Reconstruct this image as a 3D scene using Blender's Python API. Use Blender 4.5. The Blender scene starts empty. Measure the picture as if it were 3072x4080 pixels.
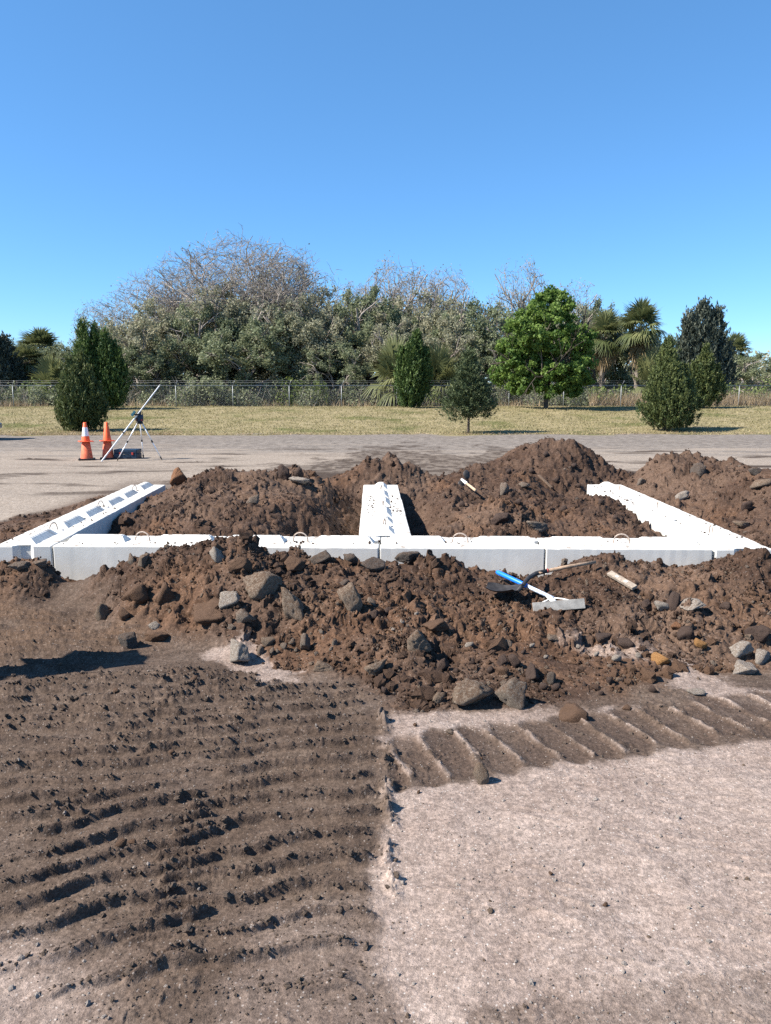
import bpy, bmesh, math, random
import numpy as np
from mathutils import Vector, Matrix

scene = bpy.context.scene
COL = scene.collection
R = math.radians
PI = math.pi

# ------------------------------------------------------------------ camera, sky, sun, exposure
CAM_H = 2.05
PITCH, YAW = R(9.0), R(1.0)
FV = 3066.0 / 1.844            # focal length in the units the layout notes were taken in
CX, CY = 833.0, 1106.3
SUN_EL, SUN_AZ = R(44.0), R(14.0)   # azimuth: from the left, a little behind the camera
cam = bpy.data.cameras.new('camera')
cam.sensor_fit = 'VERTICAL'
cam.sensor_height = 34.6
cam.lens = 34.6 * 3066.0 / 4080.0
cam.clip_start = 0.05
cam.clip_end = 4000
cam_o = bpy.data.objects.new('camera', cam)
COL.objects.link(cam_o)
cam_o.location = (0, 0, CAM_H)
cam_o.rotation_euler = (PI / 2 - PITCH, 0, -YAW)
scene.camera = cam_o

world = bpy.data.worlds.new('World')
scene.world = world
world.use_nodes = True
wn = world.node_tree
bg = wn.nodes['Background']
sky = wn.nodes.new('ShaderNodeTexSky')
sky.sky_type = 'NISHITA'
sky.sun_disc = False
sky.sun_elevation = SUN_EL
sun_dir = Vector((-math.cos(SUN_EL) * math.cos(SUN_AZ), -math.cos(SUN_EL) * math.sin(SUN_AZ), math.sin(SUN_EL)))
sky.sun_rotation = math.atan2(sun_dir.x, sun_dir.y)
sky.altitude = 0
sky.air_density = 0.80
sky.dust_density = 0.0
sky.ozone_density = 10.0
hs = wn.nodes.new('ShaderNodeHueSaturation')
hs.inputs['Saturation'].default_value = 1.03
hs.inputs['Hue'].default_value = 0.492
wn.links.new(sky.outputs[0], hs.inputs['Color'])
mixn = wn.nodes.new('ShaderNodeMix'); mixn.data_type = 'RGBA'      # constant blue mixed into the sky colour to flatten its gradient
mixn.inputs[0].default_value = 0.24
wn.links.new(hs.outputs[0], mixn.inputs[6])
mixn.inputs[7].default_value = (0.80, 2.05, 4.1, 1)
wn.links.new(mixn.outputs[2], bg.inputs[0])
bg.inputs[1].default_value = 0.097

sun = bpy.data.lights.new('sun', 'SUN')
sun.energy = 5.0
sun.angle = R(0.53)
sun.color = (1.0, 0.925, 0.82)
sun_o = bpy.data.objects.new('sun', sun)
COL.objects.link(sun_o)
sun_o.rotation_euler = sun_dir.to_track_quat('Z', 'Y').to_euler()

scene.view_settings.view_transform = 'Standard'
scene.view_settings.look = 'None'
scene.view_settings.gamma = 1.0
scene.view_settings.exposure = 1.22
scene.render.engine = 'CYCLES'
scene.cycles.max_bounces = 5
scene.cycles.diffuse_bounces = 2
scene.cycles.transparent_max_bounces = 4
scene.cycles.use_denoising = False

# ------------------------------------------------------------------ layout helpers
def ray(vx, vy):
    u = (vx - CX) / FV
    v = (vy - CY) / FV
    y = math.cos(PITCH) - v * math.sin(PITCH)
    z = -math.sin(PITCH) - v * math.cos(PITCH)
    return (u * math.cos(YAW) + y * math.sin(YAW), -u * math.sin(YAW) + y * math.cos(YAW), z)

def at_z(vx, vy, z=0.0):
    X, Y, Z = ray(vx, vy)
    t = (z - CAM_H) / Z
    return (X * t, Y * t)

def at_y(vx, vy, y):
    X, Y, Z = ray(vx, vy)
    t = y / Y
    return (X * t, y, CAM_H + Z * t)

def at_x(vx, vy, x):
    X, Y, Z = ray(vx, vy)
    t = x / X
    return (x, Y * t, CAM_H + Z * t)

# ------------------------------------------------------------------ noise (numpy)
_rs = np.random.RandomState(7)
PERM = _rs.permutation(4096).astype(np.int32)
VAL = _rs.rand(64, 4096).astype(np.float32)
_ga = _rs.rand(4096).astype(np.float32) * 2 * PI
GX, GY = np.cos(_ga), np.sin(_ga)

def _idx(ix, iy, seed):
    return PERM[(PERM[(ix + seed * 131) & 4095] + iy) & 4095]

def perlin(x, y, seed=0):
    fx = np.floor(x); fy = np.floor(y)
    ix = fx.astype(np.int32); iy = fy.astype(np.int32)
    fx = (x - fx).astype(np.float32); fy = (y - fy).astype(np.float32)
    p0 = PERM[(ix + seed * 131) & 4095]; p1 = PERM[(ix + 1 + seed * 131) & 4095]
    a_ = PERM[(p0 + iy) & 4095]; b_ = PERM[(p1 + iy) & 4095]
    c_ = PERM[(p0 + iy + 1) & 4095]; d_ = PERM[(p1 + iy + 1) & 4095]
    gx = fx - 1; gy = fy - 1
    a = GX[a_] * fx + GY[a_] * fy; b = GX[b_] * gx + GY[b_] * fy
    c = GX[c_] * fx + GY[c_] * gy; d = GX[d_] * gx + GY[d_] * gy
    u = fx * fx * fx * (fx * (fx * 6 - 15) + 10)
    v = fy * fy * fy * (fy * (fy * 6 - 15) + 10)
    a = a + (b - a) * u; c = c + (d - c) * u
    return 1.5 * (a + (c - a) * v)

def fbm(x, y, oct=4, seed=0, gain=0.5):
    s = 0.0; a = 1.0
    for i in range(oct):
        s = s + a * perlin(x * 2 ** i, y * 2 ** i, seed + i * 17)
        a *= gain
    return s

def lumps(x, y, scale, seed=0, dens=1.0, rmin=0.2, rmax=0.5, pw=0.8):
    """rounded clods, one per jittered cell; height in metres (as a share of their radius)"""
    X = (x / scale).astype(np.float32); Y = (y / scale).astype(np.float32)
    jx = np.floor(X - 0.5).astype(np.int32); jy = np.floor(Y - 0.5).astype(np.int32)
    out = np.zeros_like(X)
    for dx in (0, 1):
        for dy in (0, 1):
            cx = jx + dx; cy = jy + dy
            i = _idx(cx, cy, seed)
            px = cx + 0.25 + 0.5 * VAL[0][i]; py = cy + 0.25 + 0.5 * VAL[1][i]
            q = VAL[2][i]
            r = rmin + (rmax - rmin) * q * q
            ax = X - px; ay = Y - py
            ca = GX[i]; sa = GY[i]
            ex = ax * ca + ay * sa; ey = ay * ca - ax * sa
            dd = (ex * ex * 0.8 + ey * ey * 1.4) / (r * r)
            v = r * np.maximum(0, 1 - dd) ** pw
            v[VAL[3][i] > dens] = 0
            out = np.maximum(out, v)
    return out * scale

def chunks(x, y, scale, seed=0):
    """broken angular clods: every cell a tilted plate with steps between the cells (about -0.5..0.5)"""
    X = (x / scale).astype(np.float32); Y = (y / scale).astype(np.float32)
    jx = np.floor(X).astype(np.int32); jy = np.floor(Y).astype(np.int32)
    best = np.full(X.shape, 9.0, np.float32); out = np.zeros_like(X)
    for dx in (-1, 0, 1):
        for dy in (-1, 0, 1):
            cx = jx + dx; cy = jy + dy
            i = _idx(cx, cy, seed)
            ax = X - cx - VAL[4][i]; ay = Y - cy - VAL[5][i]
            d = ax * ax + ay * ay
            m = d < best
            v = VAL[6][i] - .5 + (GX[i] * ax + GY[i] * ay) * .55
            out = np.where(m, v, out); best = np.where(m, d, best)
    return out * (1 - np.clip(best * .6, 0, .6))

def sstep(a, b, x):
    t = np.clip((x - a) / (b - a), 0, 1)
    return t * t * (3 - 2 * t)

def poly_sd(x, y, pts):
    """signed distance to a polygon, positive inside"""
    d = np.full(x.shape, 1e9); inside = np.zeros(x.shape, bool)
    n = len(pts)
    for i in range(n):
        ax, ay = pts[i]; bx, by = pts[(i + 1) % n]
        ex, ey = bx - ax, by - ay
        t = np.clip(((x - ax) * ex + (y - ay) * ey) / (ex * ex + ey * ey + 1e-12), 0, 1)
        d = np.minimum(d, np.hypot(x - ax - t * ex, y - ay - t * ey))
        c = ((ay > y) != (by > y)) & (x < (bx - ax) * (y - ay) / (by - ay + 1e-12) + ax)
        inside ^= c
    return np.where(inside, d, -d)

def G(*pts):
    return [at_z(px, py) for px, py in pts]

# ------------------------------------------------------------------ mesh helpers
def make_mesh(name, V, faces, smooth=False, attrs=None):
    V = np.asarray(V, np.float32)
    me = bpy.data.meshes.new(name)
    me.vertices.add(len(V))
    me.vertices.foreach_set('co', V.ravel())
    faces = [np.asarray(f, np.int32) for f in faces if len(f)]
    nl = sum(f.size for f in faces); nf = sum(len(f) for f in faces)
    me.loops.add(nl)
    me.polygons.add(nf)
    me.loops.foreach_set('vertex_index', np.concatenate([f.ravel() for f in faces]))
    starts = []; off = 0
    for f in faces:
        k = f.shape[1]
        starts.append(off + np.arange(len(f)) * k)
        off += f.size
    me.polygons.foreach_set('loop_start', np.concatenate(starts).astype(np.int32))
    if smooth:
        me.polygons.foreach_set('use_smooth', np.ones(nf, bool))
    if attrs:
        for k, a in attrs.items():
            at = me.attributes.new(k, 'FLOAT', 'POINT')
            at.data.foreach_set('value', np.asarray(a, np.float32).ravel())
    me.update(calc_edges=True)
    return me

def add(name, me, m=None, parent=None, loc=(0, 0, 0), rot=(0, 0, 0), scale=(1, 1, 1)):
    o = bpy.data.objects.new(name, me)
    COL.objects.link(o)
    if m is not None and me is not None and len(me.materials) == 0:
        me.materials.append(m)
    o.location = loc; o.rotation_euler = rot; o.scale = scale
    if parent is not None:
        o.parent = parent
    return o

def tag(o, label=None, cat=None, group=None, kind=None):
    if label: o['label'] = label
    if cat: o['category'] = cat
    if group: o['group'] = group
    if kind: o['kind'] = kind
    return o

def empty(name, label, cat, loc=(0, 0, 0), rot=(0, 0, 0), group=None):
    o = bpy.data.objects.new(name, None)
    o.empty_display_size = 0.1
    COL.objects.link(o)
    o.location = loc; o.rotation_euler = rot
    return tag(o, label, cat, group)

def copy_tree(o, parent=None):
    c = o.copy(); COL.objects.link(c); c.parent = parent
    for ch in list(o.children):
        if ch is not c:
            copy_tree(ch, c)
    return c

def bm_mesh(name, bm, smooth=False):
    me = bpy.data.meshes.new(name)
    bmesh.ops.recalc_face_normals(bm, faces=bm.faces)
    bm.to_mesh(me); bm.free()
    if smooth:
        me.polygons.foreach_set('use_smooth', np.ones(len(me.polygons), bool))
    return me

def box_bm(bm, c, s, bevel=0.0, rot=None):
    r = bmesh.ops.create_cube(bm, size=1.0)
    vs = r['verts']
    for v in vs:
        v.co = Vector((v.co.x * s[0], v.co.y * s[1], v.co.z * s[2]))
    if bevel:
        es = list({e for v in vs for e in v.link_edges})
        g = bmesh.ops.bevel(bm, geom=es, offset=bevel, segments=2, affect='EDGES', profile=0.6)
        vs = list({v for f in g['faces'] for v in f.verts} | {v for v in vs if v.is_valid})
    for v in vs:
        if rot is not None:
            v.co = rot @ v.co
        v.co += Vector(c)
    return vs

def box(name, c, s, m, parent=None, bevel=0.0, rot=None):
    bm = bmesh.new(); box_bm(bm, c, s, bevel, rot)
    return add(name, bm_mesh(name, bm), m, parent)

def tube_arrays(P0, P1, R0, R1, n=5):
    """many separate tapered tubes -> verts, quads"""
    P0 = np.asarray(P0, float); P1 = np.asarray(P1, float)
    R0 = np.asarray(R0, float); R1 = np.asarray(R1, float)
    d = P1 - P0
    d /= np.linalg.norm(d, axis=1, keepdims=True) + 1e-9
    ref = np.where(np.abs(d[:, 2:3]) > 0.9, np.array([[1.0, 0, 0]]), np.array([[0, 0, 1.0]]))
    u = np.cross(d, ref); u /= np.linalg.norm(u, axis=1, keepdims=True) + 1e-9
    v = np.cross(d, u)
    a = np.arange(n) * 2 * PI / n
    ring = np.cos(a)[None, :, None] * u[:, None, :] + np.sin(a)[None, :, None] * v[:, None, :]
    A = P0[:, None, :] + ring * R0[:, None, None]
    B = P1[:, None, :] + ring * R1[:, None, None]
    V = np.concatenate([A, B], 1).reshape(-1, 3)
    base = (np.arange(len(P0)) * 2 * n)[:, None]
    i = np.arange(n)[None, :]; j = (np.arange(n) + 1)[None, :] % n
    F = np.stack([base + i, base + j, base + n + j, base + n + i], 2).reshape(-1, 4)
    return V, F

def poly_tube(pts, r, n=8, caps=True):
    """one tube along a polyline -> verts, [faces]"""
    pts = [Vector(p) for p in pts]
    rs = r if hasattr(r, '__len__') else [r] * len(pts)
    V = []; F = []
    up = Vector((0, 0, 1))
    for i, p in enumerate(pts):
        d = (pts[min(i + 1, len(pts) - 1)] - pts[max(i - 1, 0)]).normalized()
        ref = up if abs(d.dot(up)) < 0.95 else Vector((1, 0, 0))
        u = d.cross(ref).normalized(); v = d.cross(u)
        for k in range(n):
            a = 2 * PI * k / n
            V.append(p + (u * math.cos(a) + v * math.sin(a)) * rs[i])
    for i in range(len(pts) - 1):
        for k in range(n):
            a = i * n + k; b = i * n + (k + 1) % n
            F.append((a, b, b + n, a + n))
    T = []
    if caps:
        for base, c, flip in ((0, pts[0], 1), ((len(pts) - 1) * n, pts[-1], 0)):
            V.append(c); ci = len(V) - 1
            for k in range(n):
                a = base + k; b = base + (k + 1) % n
                T.append((ci, b, a) if flip else (ci, a, b))
    return np.array([tuple(v) for v in V]), [np.array(F), np.array(T).reshape(-1, 3)]

def tube(name, pts, r, m, parent=None, n=8, smooth=True):
    V, F = poly_tube(pts, r, n)
    return add(name, make_mesh(name, V, F, smooth), m, parent)

def lathe_mesh(name, prof, n=24, smooth=True):
    V = []; F = []
    for (r, z) in prof:
        for k in range(n):
            a = 2 * PI * k / n
            V.append((r * math.cos(a), r * math.sin(a), z))
    for i in range(len(prof) - 1):
        for k in range(n):
            F.append((i * n + k, i * n + (k + 1) % n, (i + 1) * n + (k + 1) % n, (i + 1) * n + k))
    return make_mesh(name, V, [np.array(F)], smooth)

# ------------------------------------------------------------------ materials
class NT:
    """tiny node helper"""
    def __init__(s, name):
        s.m = bpy.data.materials.new(name); s.m.use_nodes = True
        s.t = s.m.node_tree; s.n = s.t.nodes; s.l = s.t.links
        s.b = s.n['Principled BSDF']
        s.b.inputs['Specular IOR Level'].default_value = 0.25
    def new(s, t, **kw):
        n = s.n.new(t)
        for k, v in kw.items(): setattr(n, k, v)
        return n
    def link(s, a, b): s.l.new(a, b)
    def coord(s, kind='Object'):
        return s.new('ShaderNodeTexCoord').outputs[kind]
    def noise(s, scale, detail=4, rough=0.55, vec=None, dist=0.0, out='Fac'):
        n = s.new('ShaderNodeTexNoise')
        n.inputs['Scale'].default_value = scale; n.inputs['Detail'].default_value = detail
        n.inputs['Roughness'].default_value = rough; n.inputs['Distortion'].default_value = dist
        s.link(vec if vec is not None else s.coord(), n.inputs['Vector'])
        return n.outputs[out]
    def ramp(s, fac, a, b, ca=0.0, cb=1.0):
        n = s.new('ShaderNodeMapRange')
        n.inputs['From Min'].default_value = a; n.inputs['From Max'].default_value = b
        n.inputs['To Min'].default_value = ca; n.inputs['To Max'].default_value = cb
        n.interpolation_type = 'SMOOTHSTEP'
        s.link(fac, n.inputs['Value'])
        return n.outputs['Result']
    def mix(s, fac, a, b, mode='MIX'):
        n = s.new('ShaderNodeMix', data_type='RGBA', blend_type=mode)
        for sock, val in ((n.inputs[0], fac), (n.inputs[6], a), (n.inputs[7], b)):
            if isinstance(val, (int, float)): sock.default_value = val
            elif isinstance(val, tuple): sock.default_value = (*val, 1)
            else: s.link(val, sock)
        return n.outputs[2]
    def math(s, op, a, b=0.0):
        n = s.new('ShaderNodeMath', operation=op)
        for sock, val in ((n.inputs[0], a), (n.inputs[1], b)):
            if isinstance(val, (int, float)): sock.default_value = val
            else: s.link(val, sock)
        return n.outputs[0]
    def attr(s, name):
        n = s.new('ShaderNodeAttribute'); n.attribute_name = name
        return n.outputs['Fac']
    def color(s, c): 
        if isinstance(c, tuple): s.b.inputs['Base Color'].default_value = (*c, 1)
        else: s.link(c, s.b.inputs['Base Color'])
    def rough(s, v):
        if isinstance(v, (int, float)): s.b.inputs['Roughness'].default_value = v
        else: s.link(v, s.b.inputs['Roughness'])
    def bump(s, h, strength=0.5, dist=0.01):
        n = s.new('ShaderNodeBump')
        n.inputs['Strength'].default_value = strength; n.inputs['Distance'].default_value = dist
        s.link(h, n.inputs['Height']); s.link(n.outputs[0], s.b.inputs['Normal'])

def simple(name, col, rough=0.6, metal=0.0, var=0.15, scale=8.0, bump=0.0, spec=0.3):
    k = NT(name)
    nz = k.noise(scale, 4)
    lo = tuple(c * (1 - var) for c in col); hi = tuple(min(1, c * (1 + var)) for c in col)
    k.color(k.mix(k.ramp(nz, 0.3, 0.7), lo, hi))
    k.rough(rough); k.b.inputs['Metallic'].default_value = metal
    k.b.inputs['Specular IOR Level'].default_value = spec
    if bump: k.bump(k.noise(scale * 6, 4), bump, 0.01)
    return k.m

def leaf_mat(name, a, b, trans=0.25, rough=0.6, spec=0.25):
    k = NT(name)
    t = k.attr('tint')
    k.color(k.mix(t, a, b)); k.rough(rough)
    k.b.inputs['Specular IOR Level'].default_value = spec
    tr = k.new('ShaderNodeBsdfTranslucent')
    k.link(k.mix(t, tuple(min(1, c * 1.3) for c in a), tuple(min(1, c * 1.3) for c in b)), tr.inputs[0])
    mx = k.new('ShaderNodeMixShader'); mx.inputs[0].default_value = trans
    k.link(k.b.outputs[0], mx.inputs[1]); k.link(tr.outputs[0], mx.inputs[2])
    k.link(mx.outputs[0], k.n['Material Output'].inputs[0])
    return k.m

# ------------------------------------------------------------------ ground: heights
TOP = 0.38                                    # top of the concrete blocks
LW0, LW1 = (-3.49, 8.27), (-3.70, 13.76)      # left wall, inner top edge, near and far
RW0, RW1 = (3.65, 7.95), (3.86, 13.76)        # right wall, inner top edge
BW = 0.61

ctrl = []
def cp(vx, vy, d): ctrl.append(at_y(vx, vy, d))
def cw(x, y, z): ctrl.append((x, y, z))

# spoil in front of the near wall: (column, ridge row, ridge distance, toe row)
STA = [(-90, 1203, 7.85, 1300), (0, 1204, 7.85, 1300), (60, 1206, 7.85, 1300), (115, 1214, 7.85, 1292), (145, 1243, 7.7, 1275), (180, 1246, 7.7, 1285), (230, 1216, 7.6, 1330),
       (290, 1206, 7.5, 1370), (350, 1185, 7.4, 1385), (385, 1164, 7.4, 1388), (430, 1149, 7.4, 1390), (480, 1139, 7.4, 1405),
       (540, 1150, 7.4, 1430), (590, 1180, 7.4, 1440), (650, 1201, 7.4, 1455), (720, 1201, 7.4, 1480),
       (800, 1211, 7.4, 1505), (870, 1202, 7.4, 1530), (930, 1209, 7.4, 1535), (1000, 1233, 7.5, 1530),
       (1080, 1242, 7.5, 1520), (1170, 1240, 7.5, 1525), (1220, 1212, 7.5, 1525), (1280, 1194, 7.5, 1520),
       (1340, 1208, 7.5, 1505), (1420, 1216, 7.5, 1485), (1500, 1214, 7.4, 1460), (1580, 1206, 7.3, 1445),
       (1640, 1200, 7.2, 1440), (1740, 1210, 7.2, 1440), (1850, 1200, 7.2, 1440)]
toe_pts = []
for vx, vr, dr, vt in STA:
    a = Vector(at_y(vx, vr, dr)); t = at_z(vx, vt); b = Vector((t[0], t[1], 0.0))
    toe_pts.append((t[0], t[1]))
    ctrl.append(tuple(a))
    for q, lift in ((0.33, 0.035), (0.66, 0.03)):
        m_ = a.lerp(b, q); ctrl.append((m_.x, m_.y, m_.z + lift))
    ctrl.append(tuple(b))
    ctrl.append((b.x * 0.93, b.y - 0.45, 0.0))
    if 150 < vx < 1560:
        cw(a.x * 1.08, 8.02, min(a.z - 0.1, 0.16) if vr < 1236 else 0.02)
# left bay heap
for p in ((400, 1027, 12.8), (440, 1020, 12.6), (500, 1014, 12.6), (540, 1020, 12.8), (590, 1018, 13.0), (625, 1008, 13.2),
          (660, 1019, 13.2), (700, 1038, 13.0), (730, 1064, 12.5), (300, 1140, 10.0), (400, 1130, 9.9), (500, 1130, 9.8),
          (600, 1122, 10.0), (690, 1112, 10.4), (400, 1072, 11.3), (500, 1068, 11.4), (600, 1062, 11.6), (680, 1075, 11.6)):
    cp(*p)
for p in ((247, 1124), (300, 1092), (340, 1069), (358, 1060)):
    x = LW0[0] + 0.02 - 0.1 * (p[0] - 110) / 250
    ctrl.append(at_x(*p, x))
for y in (9.0, 10, 11, 12, 13): cw(-0.32, y, -0.12)
for y in (9.1, 10.2): cw(-0.75, y, -0.08)
for x in (-3.2, -2.5, -1.8, -1.1): cw(x, 9.05, 0.12)
cw(-3.4, 9.2, -0.1); cw(-3.4, 8.95, -0.1); cw(-3.3, 9.7, 0.0)
# centre heap behind the middle wall
for p in ((690, 1040, 14.6), (725, 1034, 14.6), (760, 1006, 14.9), (800, 991, 15.0), (850, 985, 15.0), (885, 1001, 15.0), (920, 1019, 15.0), (955, 1036, 15.2)):
    cp(*p)
cw(0.15, 14.1, 0.40); cw(-0.4, 14.0, 0.25); cw(0.8, 14.0, 0.3); cw(-0.1, 16.3, 0.05); cw(0.8, 16.4, 0.1)
# trench right of the middle wall and right bay heap
for y in (9.0, 10.0, 11.0): cw(0.62, y, -0.25); 
cw(0.85, 9.2, -0.22); cw(0.6, 12.0, -0.05); cw(0.6, 13, 0.12)
for p in ((935, 1140, 9.9), (950, 1100, 11.0), (945, 1070, 12.2), (1000, 1060, 12.5), (985, 1030, 14.3), (1040, 1008, 15.2), (1080, 997, 15.6), (1110, 968, 16.0), (1150, 953, 16.0),
          (1185, 944, 16.0), (1210, 942, 16.0), (1255, 951, 16.0), (1290, 981, 16.0), (1330, 1006, 15.8), (1352, 1032, 15.2), (1385, 1046, 14.6),
          (1050, 1085, 11.6), (1150, 1083, 11.5), (1245, 1077, 11.5), (1300, 1066, 11.4), (1335, 1087, 11.0), (1375, 1127, 10.0),
          (1405, 1157, 9.3), (1150, 1032, 13.5), (1060, 1042, 13.3), (1210, 1003, 14.8), (1000, 1148, 9.6), (1150, 1148, 9.6), (1300, 1143, 9.7)):
    cp(*p)
cw(3.2, 13.0, 0.15); cw(3.5, 13.7, 0.1); cw(2.7, 12.8, 0.3); cw(3.5, 12.2, 0.0); cw(3.55, 11, -0.05); cw(3.5, 9, -0.1); cw(3.3, 14.6, 0.45)
for x in (1.2, 2.0, 2.8, 3.3): cw(x, 8.9, 0.1)
cw(2.9, 18.2, 0.0); cw(4.2, 18, 0.0); cw(1.6, 18.2, 0.0); cw(3.0, 17.2, 0.5)
# outer right heap
for p in ((1385, 1012, 14.2), (1405, 990, 14.2), (1432, 978, 14.2), (1465, 973, 14.2), (1500, 985, 13.7), (1545, 1000, 13.2),
          (1580, 1012, 12.6), (1625, 1011, 12.2), (1666, 1012, 11.8), (1760, 1010, 11.3), (1850, 1015, 11.0),
          (1500, 1048, 12.5), (1600, 1078, 11.2), (1640, 1128, 9.9), (1720, 1150, 9.2)):
    cp(*p)
for y, z in ((8.0, 0.08), (9.0, 0.12), (10, 0.17), (11, 0.21), (12, 0.25), (13, 0.28), (14, 0.30)): cw(4.42 + (y - 8) * 0.035, y, z)
cw(5.0, 8.0, 0.14); cw(5.8, 8.0, 0.2); cw(6.6, 9.5, 0.4)
cw(6.2, 16.5, 0.02); cw(7.5, 15.0, 0.0); cw(8.8, 13.5, 0.0); cw(10.2, 12, 0.0); cw(5.0, 17.3, 0.0)
# left of the left wall
for y in (8.0, 9.5, 11, 12.5, 13.8): cw(-4.25 - (y - 8) * 0.035, y, 0.22); cw(-4.9 - (y - 8) * 0.03, y, 0.1)
cw(-5.5, 8, 0.15); cw(-6, 9, 0.1); cw(-6.3, 11, 0.03); cw(-5.6, 13.5, 0.03); cw(-4, 15, 0.05); cw(-2.5, 15.2, 0.15); cw(-1.3, 15, 0.15)
for x in np.arange(-9, 12, 1.5): cw(x, 19.5, 0.0)
for y in (8, 10, 12, 14, 16, 18): cw(-8.5, y, 0.0); cw(12.5, y, 0.0)
for x in np.arange(-7, 8, 1.0): cw(x, 3.4, 0.0)
for y in (4.5, 5.5, 6.4): cw(-4.5, y, 0.0); cw(-3.4, y, 0.0)
cw(-2.4, 5.8, 0.0); cw(-2.5, 6.2, 0.01)

CT = np.array(ctrl, float)
# drop near-duplicates so that the system stays well conditioned
keep = []
for i in range(len(CT)):
    if all(np.hypot(*(CT[i, :2] - CT[j, :2])) > 0.1 for j in keep):
        keep.append(i)
CT = CT[keep]
RC = 0.18
def _k(dx, dy): return np.sqrt(dx * dx + dy * dy + RC * RC)
A = _k(CT[:, None, 0] - CT[None, :, 0], CT[:, None, 1] - CT[None, :, 1])
A = A - np.eye(len(CT)) * 0.02
W = np.linalg.solve(A, CT[:, 2])

def heap(x, y):
    x = np.asarray(x, np.float32); y = np.asarray(y, np.float32)
    s = np.zeros(x.shape, np.float64)
    for (px, py, _), w in zip(CT, W):
        s += w * _k(x - px, y - py)
    edge = sstep(2.4, 3.6, y) * (1 - sstep(17.6, 19.2, y)) * sstep(-8.6, -6.8, x) * (1 - sstep(10.0, 12.0, x))
    return s * edge

toe_poly = [(-9, 7.2)] + toe_pts + [(9, 6.5), (12, 12), (9, 15.5), (6.5, 16.4), (4.5, 17.2), (1.6, 17.6), (-1.5, 16.4), (-4.2, 15.0), (-5.2, 13.5), (-6.5, 10.6), (-9, 9.5)]

WALLS = [[LW0, LW1, (LW1[0] - BW, LW1[1]), (LW0[0] - BW, LW0[1])],
         [RW0, (RW0[0] + BW, RW0[1]), (RW1[0] + BW, RW1[1]), RW1],
         [(-3.49, 8.27), (3.65, 7.95), (3.65, 8.56), (-3.49, 8.88)],
         [(-0.15, 8.7), (0.45, 8.7), (0.44, 13.70), (-0.15, 13.70)]]

def bank(y):
    return 0.89 * sstep(36.0, 54.0, y)

def lane(x, y, p0, p1, width, pitch, skew=0.0, curv=0.0, phase=0.0, wig=0.0, seed=0):
    """grouser ridges of a machine track; returns (ridge 0..1, pad 0..1)"""
    dx, dy = p1[0] - p0[0], p1[1] - p0[1]
    L = math.hypot(dx, dy); dx /= L; dy /= L
    s = (x - p0[0]) * dx + (y - p0[1]) * dy
    t = (x - p0[0]) * -dy + (y - p0[1]) * dx
    t = t + wig * perlin(x * 3, y * 3, seed + 3)
    win = sstep(-0.02, 0.05, width / 2 - np.abs(t) + 0.03 * np.cos(2 * PI * ((s + skew * t) / pitch + phase - .5))) * sstep(-0.05, 0.1, s) * sstep(-0.05, 0.1, L - s)
    sp = s + skew * t + curv * t * t + 0.035 * perlin(x * 2.6, y * 2.6, seed) + 0.007 * perlin(x * 14, y * 14, seed + 1)
    q = (sp / pitch + phase) % 1.0
    rid = np.where(q < .6, np.exp(-(q / .20) ** 1.5), np.exp(-((1 - q) / .06) ** 2))
    gate = 0.4 + 0.6 * sstep(-0.5, 0.1, perlin(x * 1.4, y * 4.0, seed + 7) + 0.25)
    return rid * gate * win, win

PALE = G((845, 1700), (1000, 1690), (1180, 1655), (1440, 1625), (1666, 1595), (1900, 1570), (2100, 1700), (1900, 2000),
         (1750, 2090), (1450, 2130), (1200, 2165), (1060, 2200), (1010, 2260), (880, 2270), (815, 2100), (800, 1990), (815, 1870), (830, 1780))
PALE2 = G((-150, 2040), (60, 2040), (170, 2080), (210, 2140), (180, 2300), (-200, 2330))
PALE3 = G((850, 1545), (1000, 1535), (1180, 1530), (1340, 1525), (1230, 1545), (1060, 1580), (1000, 1605), (850, 1610))
PALE4 = G((430, 1405), (520, 1400), (610, 1430), (640, 1465), (560, 1480), (500, 1440))
PALE5 = G((1400, 1425), (1500, 1440), (1666, 1490), (1900, 1520), (1900, 1600), (1666, 1545), (1520, 1530), (1450, 1480))
MID = G((500, 1990), (800, 1960), (1000, 2050), (1666, 2000), (2000, 2000), (1900, 2400), (400, 2400))
MID2 = G((1100, 2060), (1450, 2040), (1666, 1990), (2000, 1950), (2000, 2500), (1000, 2500))
SPREAD = G((380, 1040), (560, 1010), (700, 990), (760, 975), (830, 962), (890, 954), (905, 972), (990, 985), (1030, 965), (1065, 957), (1110, 972), (1345, 1012), (1420, 1045), (900, 1080))
PALE6 = G((1260, 1410), (1420, 1420), (1420, 1450), (1300, 1440))

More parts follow.
